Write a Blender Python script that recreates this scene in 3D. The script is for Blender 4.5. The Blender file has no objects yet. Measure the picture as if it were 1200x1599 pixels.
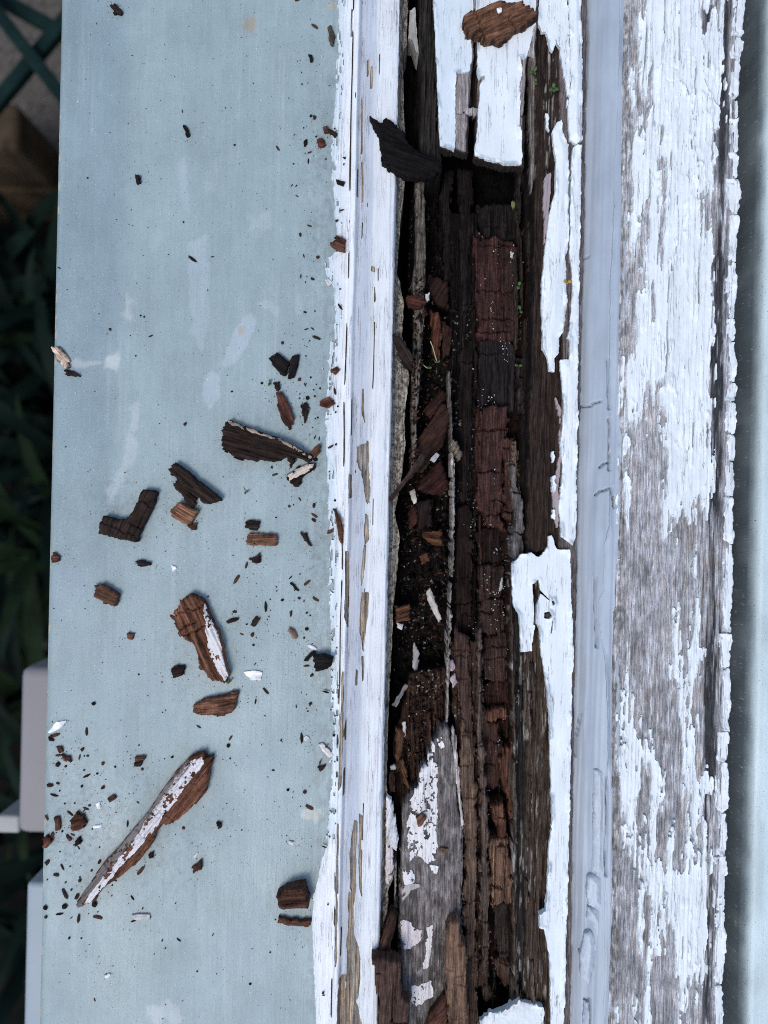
import bpy, math, random
import numpy as np
from mathutils import Vector, Matrix

# ------------------------------------------------------------------ camera, sky, sun, exposure
S = 0.00025                 # metres per photo pixel on the sill top (z = 0)
H = 0.2889                  # camera height above the sill top
ROLL = math.atan(35 / 1600)
CT, ST = math.cos(ROLL), math.sin(ROLL)
SUN_EL, SUN_AZ = 62, 215    # degrees; azimuth measured like the sky's rotation
sc = bpy.context.scene
col = sc.collection
cam_d = bpy.data.cameras.new('camera'); cam = bpy.data.objects.new('camera', cam_d); col.objects.link(cam)
cam.location = (0, 0, H); cam.rotation_euler = (0, 0, ROLL)
cam_d.sensor_fit = 'VERTICAL'; cam_d.sensor_height = 36; cam_d.lens = 26
cam_d.clip_start = 0.005; cam_d.clip_end = 100
cam_d.dof.use_dof = True; cam_d.dof.focus_distance = H - 0.006; cam_d.dof.aperture_fstop = 6.8
sc.camera = cam

world = bpy.data.worlds.new('World'); sc.world = world; world.use_nodes = True
wn = world.node_tree; bg = wn.nodes['Background']
sky = wn.nodes.new('ShaderNodeTexSky'); sky.sky_type = 'NISHITA'; sky.sun_disc = False
sky.sun_elevation = math.radians(SUN_EL); sky.sun_rotation = math.radians(SUN_AZ)
sky.air_density = 1.0; sky.dust_density = 1.6; sky.ozone_density = 1.0
wn.links.new(sky.outputs[0], bg.inputs[0]); bg.inputs[1].default_value = 0.115
sun_d = bpy.data.lights.new('sun', 'SUN'); sun_d.energy = 1.15; sun_d.angle = math.radians(20); sun_d.color = (1.0, 0.955, 0.90)
sun = bpy.data.objects.new('sun', sun_d); col.objects.link(sun)
el, az = math.radians(SUN_EL), math.radians(SUN_AZ)
sun_dir = Vector((math.sin(az) * math.cos(el), math.cos(az) * math.cos(el), math.sin(el)))
sun.rotation_euler = sun_dir.to_track_quat('Z', 'Y').to_euler()
sc.view_settings.view_transform = 'Standard'; sc.view_settings.look = 'None'
sc.view_settings.exposure = 0.62; sc.view_settings.gamma = 1.0
sc.cycles.max_bounces = 6
sc.cycles.use_denoising = False
sc.cycles.pixel_filter_type = 'BLACKMAN_HARRIS'; sc.cycles.filter_width = 1.05

# ------------------------------------------------------------------ numeric helpers
rng = np.random.default_rng(7); random.seed(7)
MM = 0.001

def T(poly):
    """photo pixels -> straightened pixels (x across the boards, y up along them, centre 0)"""
    p = np.asarray(poly, float); dx = p[:, 0] - 600; dy = 799.5 - p[:, 1]
    return np.stack([dx * CT - dy * ST, dx * ST + dy * CT], 1)

def _h(ix, iy, seed):
    n = (ix.astype(np.int64) * 374761393 + iy.astype(np.int64) * 668265263 + seed * 1442695041) & 0xffffffff
    n = ((n ^ (n >> 13)) * 1274126177) & 0xffffffff
    n = ((n ^ (n >> 16)) * 2246822519) & 0xffffffff
    return ((n ^ (n >> 15)) & 0xffffff) / 16777215.0

def vn(x, y, seed=0):
    x0 = np.floor(x); y0 = np.floor(y); fx = x - x0; fy = y - y0
    fx = fx * fx * (3 - 2 * fx); fy = fy * fy * (3 - 2 * fy)
    x0 = x0.astype(np.int64); y0 = y0.astype(np.int64)
    a = _h(x0, y0, seed); b = _h(x0 + 1, y0, seed); c = _h(x0, y0 + 1, seed); d = _h(x0 + 1, y0 + 1, seed)
    return (a * (1 - fx) + b * fx) * (1 - fy) + (c * (1 - fx) + d * fx) * fy

def fbm(x, y, seed=0, o=3, g=0.5):
    s = 0; w = 1; t = 0
    for k in range(o):
        s = s + w * vn(x * 2 ** k + 17.3 * k, y * 2 ** k + 5.1 * k, seed + 31 * k); t += w; w *= g
    return s / t

def ranked(n):
    r = np.empty(n.size); r[np.argsort(n, axis=None)] = np.arange(n.size) / n.size
    return r.reshape(n.shape)

def sdist(A, B, P):
    """signed distance in pixels to polygon P, negative inside"""
    d = np.full(A.shape, 1e9); ins = np.zeros(A.shape, bool)
    n = len(P)
    for i in range(n):
        x1, y1 = P[i]; x2, y2 = P[(i + 1) % n]
        ex, ey = x2 - x1, y2 - y1; L = ex * ex + ey * ey + 1e-9
        t = np.clip(((A - x1) * ex + (B - y1) * ey) / L, 0, 1)
        d = np.minimum(d, (A - x1 - t * ex) ** 2 + (B - y1 - t * ey) ** 2)
        if y1 != y2:
            c = ((y1 > B) != (y2 > B)) & (A < (x2 - x1) * (B - y1) / (y2 - y1) + x1)
            ins ^= c
    d = np.sqrt(d)
    return np.where(ins, -d, d)

def sd_box(A, B, P, pad):
    """the same, worked out only near the polygon"""
    out = np.full(A.shape, 1e3)
    lo = P.min(0) - pad; hi = P.max(0) + pad
    j = np.where((A[0] >= lo[0]) & (A[0] <= hi[0]))[0]; i = np.where((B[:, 0] >= lo[1]) & (B[:, 0] <= hi[1]))[0]
    if len(i) and len(j):
        sl = (slice(i[0], i[-1] + 1), slice(j[0], j[-1] + 1))
        out[sl] = sdist(A[sl], B[sl], P)
    return out

def sstep(x, a, b):
    t = np.clip((x - a) / (b - a), 0, 1); return t * t * (3 - 2 * t)

def blur(Z, n=1):
    for _ in range(n):
        P = np.pad(Z, 1, mode='edge'); Z = (P[:-2, 1:-1] + P[2:, 1:-1] + P[1:-1, :-2] + P[1:-1, 2:] + 2 * P[1:-1, 1:-1]) / 6
    return Z

def grid(a0, a1, b0, b1, s):
    a = np.arange(a0, a1 + s * .5, s); b = np.arange(b0, b1 + s * .5, s)
    return np.meshgrid(a, b)

def line(B, pts):
    """across coordinate of a traced photo polyline, at every along coordinate B"""
    p = T(pts); o = np.argsort(p[:, 1]); return np.interp(B, p[o, 1], p[o, 0])

# ------------------------------------------------------------------ object helpers
def prop(o, label=None, cat=None, group=None, kind=None):
    if label: o['label'] = label
    if cat: o['category'] = cat
    if group: o['group'] = group
    if kind: o['kind'] = kind
    return o

def empty(name, loc, label, cat, group=None):
    o = bpy.data.objects.new(name, None); col.objects.link(o); o.location = loc; o.empty_display_size = 0.01
    return prop(o, label, cat, group)

def raw_mesh(name, V, Q, mat, tint=None, gr=None, smooth=True, tris=None):
    me = bpy.data.meshes.new(name)
    V = np.asarray(V, np.float32); Q = np.asarray(Q, np.int32).reshape(-1, 4)
    nt = 0 if tris is None else len(tris)
    me.vertices.add(len(V)); me.vertices.foreach_set('co', V.ravel())
    loops = Q.ravel() if nt == 0 else np.concatenate([Q.ravel(), np.asarray(tris, np.int32).ravel()])
    me.loops.add(len(loops)); me.loops.foreach_set('vertex_index', loops)
    st = np.arange(len(Q)) * 4
    if nt: st = np.concatenate([st, len(Q) * 4 + np.arange(nt) * 3])
    me.polygons.add(len(st)); me.polygons.foreach_set('loop_start', st.astype(np.int32))
    me.update(calc_edges=True)
    me.polygons.foreach_set('use_smooth', np.full(len(st), smooth, bool))
    if tint is not None:
        at = me.attributes.new('tint', 'FLOAT_COLOR', 'POINT')
        c = np.ones((len(V), 4), np.float32); c[:, :3] = tint; at.data.foreach_set('color', c.ravel())
    if gr is not None:
        at = me.attributes.new('gr', 'FLOAT_VECTOR', 'POINT'); at.data.foreach_set('vector', np.asarray(gr, np.float32).ravel())
    me.materials.append(mat)
    return me

def film(name, A, B, Z, mat, tint, mask=None, zbot=None, gr=None, parent=None, origin=None, zs=None, flatbot=False):
    """height field over straightened pixels: top faces where mask > 0, walls down to zbot round every edge.
    zs: the height whose perspective scale carries the outline from the photograph to its real place."""
    nb, na = A.shape
    A = A.copy(); B = B.copy()
    if mask is None:
        keep = np.ones((nb - 1, na - 1), bool)
    else:
        keep = (mask[:-1, :-1] + mask[1:, :-1] + mask[:-1, 1:] + mask[1:, 1:]) > 0
        if not keep.any(): return None
        s = A[0, 1] - A[0, 0]
        c = np.zeros((nb, na), int)
        for di in (0, 1):
            for dj in (0, 1): c[di:nb - 1 + di, dj:na - 1 + dj] += keep
        edge = (c > 0) & (c < 4)
        gy, gx = np.gradient(mask, s); g2 = gx * gx + gy * gy + 1e-6
        mx = -mask * gx / g2; my = -mask * gy / g2; L = np.sqrt(mx * mx + my * my) + 1e-9
        f = np.where(edge, np.minimum(1, .62 * s / L), 0)
        A += mx * f; B += my * f
    zsc = zs if zs is not None else float(np.mean(Z))
    k = S * (H - zsc) / H
    org = np.array(origin if origin is not None else (0, 0, 0), float)
    P = np.stack([A * k - org[0], B * k - org[1], Z - org[2]], -1).reshape(-1, 3)
    idx = np.arange(nb * na).reshape(nb, na)
    q = np.stack([idx[:-1, :-1], idx[:-1, 1:], idx[1:, 1:], idx[1:, :-1]], -1)[keep]
    tint = np.broadcast_to(np.asarray(tint, float), (nb, na, 3)).reshape(-1, 3)
    if gr is None: gr = np.stack([A, B, 0 * A], -1) * (S * 1000)
    gr = gr.reshape(-1, 3)
    used = np.unique(q); rm = np.full(nb * na, -1); rm[used] = np.arange(len(used))
    Vs = [P[used]]; Ts = [tint[used]]; Gs = [gr[used]]; Qs = [rm[q]]; n = len(used)
    if zbot is not None:
        zb = np.broadcast_to(np.asarray(zbot, float), (nb, na)).reshape(-1) - org[2]
        K = np.pad(keep, 1); E = []
        lo = keep & ~K[:-2, 1:-1]; hi = keep & ~K[2:, 1:-1]; le = keep & ~K[1:-1, :-2]; ri = keep & ~K[1:-1, 2:]
        E.append(np.stack([idx[:-1, :-1][lo], idx[:-1, 1:][lo]], -1)); E.append(np.stack([idx[1:, 1:][hi], idx[1:, :-1][hi]], -1))
        E.append(np.stack([idx[1:, :-1][le], idx[:-1, :-1][le]], -1)); E.append(np.stack([idx[:-1, 1:][ri], idx[1:, 1:][ri]], -1))
        E = np.concatenate(E); eb = np.unique(E); rb = np.full(nb * na, -1); rb[eb] = np.arange(len(eb))
        top = P[eb]; bot = top.copy(); bot[:, 2] = np.minimum(zb[eb], top[:, 2] - 1e-5)
        g2 = gr[eb].copy(); g2[:, 2] += 3
        Vs += [top, bot]; Ts += [tint[eb], tint[eb]]; Gs += [gr[eb], g2]; m = len(eb)
        p, r = rb[E[:, 0]], rb[E[:, 1]]
        Qs.append(np.stack([n + m + p, n + m + r, n + r, n + p], -1)); n += 2 * m
        if flatbot:
            b2 = P[used].copy(); b2[:, 2] = zb[used]; Vs.append(b2); Ts.append(tint[used]); Gs.append(gr[used])
            Qs.append(n + rm[q][:, ::-1])
    me = raw_mesh(name, np.concatenate(Vs), np.concatenate(Qs), mat, np.concatenate(Ts), np.concatenate(Gs))
    o = bpy.data.objects.new(name, me); col.objects.link(o)
    if parent is not None: o.parent = parent; 
    if parent is None: o.location = org
    return o

# ------------------------------------------------------------------ materials
def nodes_mat(name):
    m = bpy.data.materials.new(name); m.use_nodes = True; nt = m.node_tree; b = nt.nodes['Principled BSDF']
    return m, nt, b

def N(nt, typ, **kw):
    n = nt.nodes.new(typ)
    for k, v in kw.items():
        if k.startswith('i_'): n.inputs[k[2:].replace('_', ' ')].default_value = v
        else: setattr(n, k, v)
    return n

def mapped(nt, sx, sy, sz=1.0, off=0.0):
    at = N(nt, 'ShaderNodeAttribute', attribute_name='gr')
    mp = N(nt, 'ShaderNodeMapping'); mp.inputs['Scale'].default_value = (sx, sy, sz); mp.inputs['Location'].default_value = (off, off * 1.7, off * .3)
    nt.links.new(at.outputs['Vector'], mp.inputs['Vector']); return mp.outputs[0]

def noise(nt, vec, scale=1.0, detail=4.0, rough=.55, dist=0.0):
    n = N(nt, 'ShaderNodeTexNoise'); n.inputs['Scale'].default_value = scale; n.inputs['Detail'].default_value = detail
    n.inputs['Roughness'].default_value = rough; n.inputs['Distortion'].default_value = dist
    nt.links.new(vec, n.inputs['Vector']); return n.outputs['Fac']

def mrange(nt, val, a, b, c, d):
    n = N(nt, 'ShaderNodeMapRange'); n.clamp = True
    for k, v in zip(('From Min', 'From Max', 'To Min', 'To Max'), (a, b, c, d)): n.inputs[k].default_value = v
    nt.links.new(val, n.inputs['Value']); return n.outputs[0]

def math_n(nt, op, a, b):
    n = N(nt, 'ShaderNodeMath', operation=op)
    for i, v in enumerate((a, b)):
        if v is None: continue
        if isinstance(v, (int, float)): n.inputs[i].default_value = v
        else: nt.links.new(v, n.inputs[i])
    return n.outputs[0]

def mixc(nt, fac, a, b, blend='MIX'):
    n = N(nt, 'ShaderNodeMix', data_type='RGBA', blend_type=blend)
    for s, v in ((n.inputs[0], fac), (n.inputs[6], a), (n.inputs[7], b)):
        if isinstance(v, (int, float)): s.default_value = v
        elif isinstance(v, tuple): s.default_value = v
        else: nt.links.new(v, s)
    return n.outputs[2]

def scale_c(nt, c, f):
    n = N(nt, 'ShaderNodeVectorMath', operation='SCALE'); nt.links.new(c, n.inputs[0]); nt.links.new(f, n.inputs['Scale']); return n.outputs[0]

def bump(nt, b, h, strength, dist):
    n = N(nt, 'ShaderNodeBump'); n.inputs['Strength'].default_value = strength; n.inputs['Distance'].default_value = dist
    nt.links.new(h, n.inputs['Height']); nt.links.new(n.outputs[0], b.inputs['Normal'])

def wood_mat(name, lo=.35, hi=1.75, fibre=.25, fibre_col=(.30, .26, .23, 1), bs=.8, rough=.72, spec=.25, lines=.5):
    m, nt, b = nodes_mat(name)
    tint = N(nt, 'ShaderNodeAttribute', attribute_name='tint').outputs['Color']
    st = noise(nt, mapped(nt, 2.2, .10, .6), 1, 5, .62, .35)
    st2 = noise(nt, mapped(nt, .7, .045, .3, 4), 1, 3, .55, .3)
    bl = noise(nt, mapped(nt, .55, .22, .3, 9), 1, 5, .68)
    f = math_n(nt, 'MULTIPLY', mrange(nt, st, .3, .7, lo, hi), mrange(nt, bl, .3, .7, .62, 1.35))
    f = math_n(nt, 'MULTIPLY', f, mrange(nt, st2, .3, .7, .7, 1.25))
    c = scale_c(nt, tint, f)
    ln = math_n(nt, 'ABSOLUTE', math_n(nt, 'SUBTRACT', noise(nt, mapped(nt, 1.7, .05, .5, 33), 1, 4, .6, .3), .5), None)
    lnf = mrange(nt, ln, 0, .028, 1 - lines, 1)
    c = scale_c(nt, c, lnf)
    fb = mrange(nt, noise(nt, mapped(nt, 4.5, .12, 1, 21), 1, 4, .7, .2), .66, .76, 0, fibre)
    c = mixc(nt, fb, c, fibre_col)
    nt.links.new(c, b.inputs['Base Color'])
    b.inputs['Roughness'].default_value = rough; b.inputs['Specular IOR Level'].default_value = spec
    gritty = noise(nt, mapped(nt, 3.5, 2.5, 3, 2), 1, 3, .6)
    hgt = math_n(nt, 'ADD', math_n(nt, 'ADD', st, math_n(nt, 'MULTIPLY', gritty, .45)), math_n(nt, 'MULTIPLY', lnf, .5))
    bump(nt, b, hgt, bs, .0007)
    return m

def paint_mat(name, crack=.8, dirt=.12, rough=.5, grain=.5, bs=.5, dirt_col=(.20, .19, .18, 1), ck=(.8, .035), gate0=.47):
    m, nt, b = nodes_mat(name)
    tint = N(nt, 'ShaderNodeAttribute', attribute_name='tint').outputs['Color']
    bl = noise(nt, mapped(nt, .12, .05, .1, 3), 1, 4, .6)
    c = scale_c(nt, tint, mrange(nt, bl, .3, .7, .90, 1.05))
    fine = noise(nt, mapped(nt, 1.6, .14, .5, 5), 1, 5, .6, .3)
    dr = math_n(nt, 'MULTIPLY', mrange(nt, fine, .54, .78, 0, 1), mrange(nt, noise(nt, mapped(nt, .10, .04, .1, 14), 1, 3, .6), .42, .68, .25, 1))
    c = mixc(nt, math_n(nt, 'MULTIPLY', dr, dirt), c, dirt_col)
    ridge = math_n(nt, 'ABSOLUTE', math_n(nt, 'SUBTRACT', noise(nt, mapped(nt, ck[0], ck[1], .2, 8), 1, 4, .55, .5), .5), None)
    gate = mrange(nt, noise(nt, mapped(nt, .22, .05, .1, 30), 1, 3, .5), gate0, gate0 + .11, 0, 1)
    cr = math_n(nt, 'MULTIPLY', mrange(nt, ridge, .0, .011, crack, 0), gate)
    c = mixc(nt, cr, c, (.06, .055, .055, 1))
    nt.links.new(c, b.inputs['Base Color'])
    b.inputs['Roughness'].default_value = rough; b.inputs['Specular IOR Level'].default_value = .35
    hgt = math_n(nt, 'SUBTRACT', math_n(nt, 'MULTIPLY', fine, grain), cr)
    bump(nt, b, hgt, bs, .0003)
    return m

M_ROT = wood_mat('rotten_wood', fibre=.08, fibre_col=(.12, .09, .075, 1), spec=.10, rough=.8)
M_WET = wood_mat('damp_rot', .4, 1.7, fibre=.08, fibre_col=(.14, .09, .07, 1), spec=.28, rough=.52)
M_CHIP = wood_mat('chip_wood', .45, 1.6, fibre=.14, fibre_col=(.20, .12, .08, 1), bs=.6, spec=.14, rough=.78)
M_GREY = wood_mat('weathered_wood', .60, 1.4, fibre=.16, fibre_col=(.45, .43, .42, 1), bs=.9, lines=.42)
M_WHITE = paint_mat('white_paint', .85, .30)
M_CHALK = paint_mat('chalky_paint', .8, .34, rough=.65, ck=(.75, .028), gate0=.40)
M_PUTTY = paint_mat('grey_putty', .0, .10, rough=.45, grain=.45)
M_MOULD = paint_mat('moulding_paint', .85, .38, grain=1.0, bs=.7, ck=(1.6, .03))

def sill_mat():
    m, nt, b = nodes_mat('sill_paint')
    tint = N(nt, 'ShaderNodeAttribute', attribute_name='tint').outputs['Color']
    bl = noise(nt, mapped(nt, .05, .03, .1), 1, 5, .6)
    br = noise(nt, mapped(nt, .9, .05, .1, 5), 1, 4, .6, .2)
    f = math_n(nt, 'MULTIPLY', mrange(nt, bl, .3, .7, .88, 1.09), mrange(nt, br, .3, .7, .968, 1.03))
    c = scale_c(nt, tint, f)
    def specks(scale, r0, r1, gate, colr, off):
        global _k
        v = N(nt, 'ShaderNodeTexVoronoi'); v.inputs['Scale'].default_value = scale; nt.links.new(mapped(nt, 1, 1, 1, off), v.inputs['Vector'])
        sep = N(nt, 'ShaderNodeSeparateColor'); nt.links.new(v.outputs['Color'], sep.inputs[0])
        on = math_n(nt, 'LESS_THAN', sep.outputs[0], gate)
        return math_n(nt, 'MULTIPLY', mrange(nt, v.outputs['Distance'], r0, r1, 1, 0), on), colr
    for a in (specks(.55, .05, .10, .22, (.75, .78, .78, 1), 3), specks(.40, .05, .09, .3, (.03, .022, .018, 1), 40), specks(1.1, .10, .2, .3, (.10, .11, .11, 1), 77), specks(.22, .02, .07, .35, (.05, .04, .035, 1), 90), specks(2.1, .12, .25, .22, (.62, .68, .70, 1), 120)):
        c = mixc(nt, math_n(nt, 'MULTIPLY', a[0], .8), c, a[1])
    scratch = mrange(nt, noise(nt, mapped(nt, 1.4, .05, .1, 60), 1, 5, .7, .4), .68, .76, 0, .35)
    c = mixc(nt, math_n(nt, 'MULTIPLY', scratch, mrange(nt, noise(nt, mapped(nt, .06, .03, .1, 61), 1, 3, .5), .5, .65, 0, 1)), c, (.55, .60, .62, 1))
    nt.links.new(c, b.inputs['Base Color'])
    b.inputs['Roughness'].default_value = .5; b.inputs['Specular IOR Level'].default_value = .35
    grit = noise(nt, mapped(nt, 2.2, 1.4, 1, 12), 1, 3, .6)
    bump(nt, b, math_n(nt, 'ADD', math_n(nt, 'MULTIPLY', br, 1.0), math_n(nt, 'MULTIPLY', grit, .7)), .65, .0003)
    nt.links.new(mrange(nt, noise(nt, mapped(nt, .035, .02, .1, 44), 1, 4, .6), .35, .65, .34, .56), b.inputs['Roughness'])
    return m
M_SILL = sill_mat()

def plain_mat(name, c, rough=.6, var=.25, scale=60, bs=.3, spec=.3):
    m, nt, b = nodes_mat(name)
    tc = N(nt, 'ShaderNodeTexCoord').outputs['Object']
    n = noise(nt, tc, scale, 4, .6)
    rgb = N(nt, 'ShaderNodeRGB'); rgb.outputs[0].default_value = (*c, 1)
    nt.links.new(scale_c(nt, rgb.outputs[0], mrange(nt, n, .3, .7, 1 - var, 1 + var)), b.inputs['Base Color'])
    b.inputs['Roughness'].default_value = rough; b.inputs['Specular IOR Level'].default_value = spec; bump(nt, b, n, bs, .002)
    return m
# ================================================================== LARGE STRUCTURE
BL0, BL1 = -960, 960          # how far the boards run past the picture
ORI = lambda a, z=0: (a * S, 0.0, z)

# ---- blue-grey sill board (top at z = 0)
A, B = grid(-524, -70, BL0, BL1, 2.6)
base = np.array([.300, .384, .392])
tint = np.ones(A.shape + (3,)) * base
lft = 1 - sstep(A + 14 * (fbm(B / 60, A / 60, 3) - .5), -440, -395)         # darker, greyer band along the outer edge
top = sstep(B, -350, 150)
tint *= (1 - (.17 * lft * top)[..., None] * np.array([1, .85, .62]))
old = np.array([.30, .38, .415])
def patch(poly, colr, amt, soft=3, wob=6, seed=0):
    global tint
    sd = sd_box(A, B, T(poly), 40) + wob * (fbm(A / 14, B / 14, seed) - .5) * 2
    w = (amt * (1 - sstep(sd, -soft, soft)))[..., None]
    tint = tint * (1 - w) + np.array(colr) * w
lt = (.385, .46, .49)
patch([(295, 380), (322, 368), (328, 440), (324, 520), (314, 548), (300, 520)], lt, .75, seed=1)
patch([(375, 500), (392, 488), (402, 500), (392, 530), (368, 565), (350, 572), (352, 550)], lt, .9, 1.5, 4, 2)
patch([(318, 600), (330, 580), (345, 588), (342, 620), (328, 640), (316, 625)], lt, .9, 1.5, 4, 3)
patch([(402, 474), (420, 468), (437, 480), (432, 492), (415, 480)], lt, .8, 1.5, 3, 4)
patch([(462, 460), (470, 455), (472, 490), (464, 496)], lt, .7, 1.5, 3, 5)
patch([(385, 335), (420, 335), (425, 358), (390, 360)], lt, .5, 3, 8, 6)
patch([(280, 245), (292, 240), (296, 330), (282, 320)], lt, .5, 3, 6, 7)
patch([(322, 250), (342, 245), (335, 300), (322, 295)], lt, .35, 4, 6, 8)
patch([(205, 640), (216, 628), (212, 700), (190, 760), (165, 800), (168, 770), (190, 720)], (.43, .49, .50), .7, 4, 8, 9)
patch([(168, 540), (185, 560), (182, 582), (165, 575)], (.50, .53, .52), .75, 3, 10, 10)
patch([(196, 450), (208, 470), (204, 500), (192, 490)], (.48, .52, .52), .6, 4, 10, 11)
patch([(110, 560), (160, 566), (130, 575), (108, 568)], (.46, .49, .50), .6, 3, 8, 12)
patch([(75, 890), (150, 880), (130, 930), (95, 975), (72, 960)], old * .98, .8, 5, 10, 13)
patch([(230, 1480), (300, 1465), (312, 1500), (280, 1520), (235, 1510)], base * .9, .8, 6, 12, 14)
patch([(232, 1575), (275, 1568), (282, 1599), (236, 1599)], (.46, .51, .52), .7, 5, 14, 15)
patch([(475, 1264), (500, 1262), (508, 1275), (492, 1284), (474, 1276)], (.50, .52, .47), .8, 2, 9, 16)
patch([(385, 28), (398, 28), (402, 42), (392, 48), (382, 42)], (.36, .33, .26), .85, 1.5, 7, 17)
patch([(372, 510), (380, 507), (382, 520), (374, 524)], (.38, .35, .27), .8, 1.2, 4, 18)
patch([(515, 5), (530, 5), (530, 12), (514, 11)], (.42, .38, .28), .8, 1.2, 4, 19)
wor = (1 - sstep(A, -522, -517)) * sstep(fbm(A / 4, B / 14, 91), .62, .68)
tint = tint * (1 - wor[..., None]) + np.array([.55, .48, .36]) * wor[..., None]
Z = -.35 * MM * (fbm(A / 90, B / 160, 20, 2) - .5) + .09 * MM * (fbm(A / 5, B / 60, 22) - .5)
Z -= 2.2 * MM * np.clip((-510 - A) / 14, 0, 1) ** 2.2
wash = fbm(A / 34, B / 150, 93, 4); tint *= (1 + .16 * (wash - .5) + .10 * (fbm(A / 12, B / 14, 94, 4) - .5))[..., None]
strk = sstep(fbm(A / 3.5, B / 170, 95, 3), .60, .78) * sstep(fbm(A / 60, B / 200, 96, 2), .42, .6)
tint = tint * (1 - .35 * strk[..., None]) + np.array([.40, .47, .48]) * .35 * strk[..., None]
grime = sstep(A + 30 * (fbm(A / 9, B / 20, 97, 3) - .5), -118, -84) * sstep(fbm(A / 5, B / 12, 98, 3), .42, .62)
tint = tint * (1 - .4 * grime[..., None]) + np.array([.17, .19, .18]) * .4 * grime[..., None]
for (cx, cy, rx, ry) in ((110, 1290, 60, 110), (420, 700, 90, 60), (200, 790, 90, 50), (320, 1000, 60, 90), (230, 1300, 110, 110), (460, 1410, 40, 40), (500, 300, 25, 200), (490, 900, 30, 260)):
    q = T([(cx, cy)])[0]; w = np.exp(-((A - q[0]) / rx) ** 2 - ((B - q[1]) / ry) ** 2) * sstep(fbm(A / 4, B / 5, 99, 4), .46, .66) * .30
    tint = tint * (1 - w[..., None]) + np.array([.15, .14, .125]) * w[..., None]
sill = film('sill_board', A, B, Z, M_SILL, tint, zbot=-.028, origin=ORI(-300), zs=0.0)
prop(sill, 'wide blue-grey painted sill board strewn with wood chips, on the left', 'sill')

# ---- white moulding with beige timber showing through
MO = ORI(-50)
moul = empty('moulding', MO, 'white painted moulding strip with beige bare streaks between sill board and rotten rail', 'moulding')
s = 1.3; MZ = 6 * MM
A, B = grid(-104, 36, BL0, BL1, s)
AX = A + 600
def mprofile(X, w):
    return np.interp(X, [495, 533, 534.5, 537, 544, 547, 554, 564, 574, 586, 598, 606, 609, 613, 634], np.array([.15, .5, -1.2, 3.0, 3.8, .8, 1.2, 3.2, 6.6, 9.4, 10.8, 10.6, 8.5, 4, 2]) * MM)
wx = 1.5 * (fbm(A / 40, B / 220, 41) - .5) * 2
ZM = mprofile(AX + wx, 0)
grain = fbm(A / 3.0, B / 120, 43, 3) - .5
ZM = ZM + .85 * MM * grain + .35 * MM * (fbm(A / 1.6, B / 70, 44, 2) - .5)
redge = line(B, [(640, -300), (638, 0), (636, 60), (628, 80), (632, 120), (631, 170), (633, 200), (634, 265), (631, 300), (625, 345), (620, 420), (632, 470), (628, 520), (640, 590), (632, 640), (634, 690), (629, 740), (616, 800), (624, 835), (622, 880), (614, 960), (611, 1040), (606, 1130), (605, 1200), (604, 1290), (612, 1330), (616, 1370), (606, 1400), (606, 1430), (598, 1599), (594, 1900)])
rag = 3.5 * (fbm(B / 11, A / 40, 45, 3) - .5)
mask_m = (redge + rag - A) / 1.0
mask_m = np.minimum(mask_m, (A + 101))
ZM = np.where(AX > 608, ZM + 1.6 * MM * (fbm(A / 5, B / 9, 46) - .5), ZM)
tb = np.ones(A.shape + (3,)) * np.array([.42, .33, .23])
gry = sstep(fbm(A / 6, B / 90, 47), .48, .62)[..., None]
tb = tb * (1 - gry) + np.array([.30, .27, .24]) * gry
sp = sstep(AX, 606, 610) * np.clip(1.25 - .0 * B, 0, 1)
n1 = fbm(A / 4, B / 5, 48)
n2 = fbm(A / 1.8, B / 2.2, 49, 3); dk = np.clip(sstep(n1, .55, .66) * .7 + sstep(n2, .58, .66) * .8, 0, 1)[..., None]
tedge = np.array([.44, .385, .31]) * (1 - dk) + np.array([.085, .065, .05]) * dk
tb = tb * (1 - sp[..., None]) + tedge * sp[..., None]
low = sstep(AX, 501, 506) * (1 - sstep(AX, 530, 534))
tb = tb * (1 - low[..., None]) + np.array([.46, .53, .56]) * low[..., None]
# the paint coat
ledge = line(B, [(533, -300), (527, 0), (526, 60), (524, 110), (519, 180), (517, 240), (522, 330), (525, 385), (506, 398), (508, 420), (519, 440), (523, 490), (514, 540), (510, 600), (508, 660), (509, 720), (511, 790), (516, 850), (513, 930), (515, 1000), (515, 1060), (518, 1130), (516, 1200), (511, 1290), (510, 1330), (502, 1350), (496, 1380), (488, 1410), (486, 1450), (487, 1500), (490, 1560), (492, 1599), (490, 1900)])
jag = (fbm(B / 7, A / 3, 51, 3) - .5) * np.where(B < -530, 3, 9)
pm = (A - ledge - jag)
inner = sstep(fbm(A / 2.2, B / 14, 52, 3), .585, .63) * (1 - sstep(A - ledge, 7, 17)) * (B > -530)      # ragged skin of the first strip
pm = np.where(inner > .5, -1, pm)
pm = np.minimum(pm, (607.5 + wx * 1.0 + 1.2 * (fbm(B / 14, A / 9, 53) - .5) * 2 - AX))
def cut(poly, wob=2.5, seed=0, sc_=(4, 22)):
    global pm
    sd = sd_box(A, B, T(poly), 30) + wob * 2 * (fbm(A / sc_[0], B / sc_[1], 60 + seed) - .5)
    pm = np.minimum(pm, sd)
cut([(548, 0), (550, 0), (549, 45), (547, 45)], .8)
cut([(573, 85), (576, 85), (576, 110), (573, 112)], 1, 1); cut([(579, 98), (583, 98), (582, 135), (578, 135)], 1, 2)
cut([(564, 140), (566, 140), (566, 232), (564, 232)], 1, 3); cut([(564, 244), (567, 244), (568, 300), (565, 320)], 1, 3)
cut([(580, 415), (587, 420), (586, 428), (580, 424)], 1.5, 4); cut([(583, 440), (586, 445), (588, 470), (585, 478)], 1.5, 5)
cut([(565, 605), (568, 605), (569, 640), (570, 660), (565, 645)], 1.2, 6)
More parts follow.
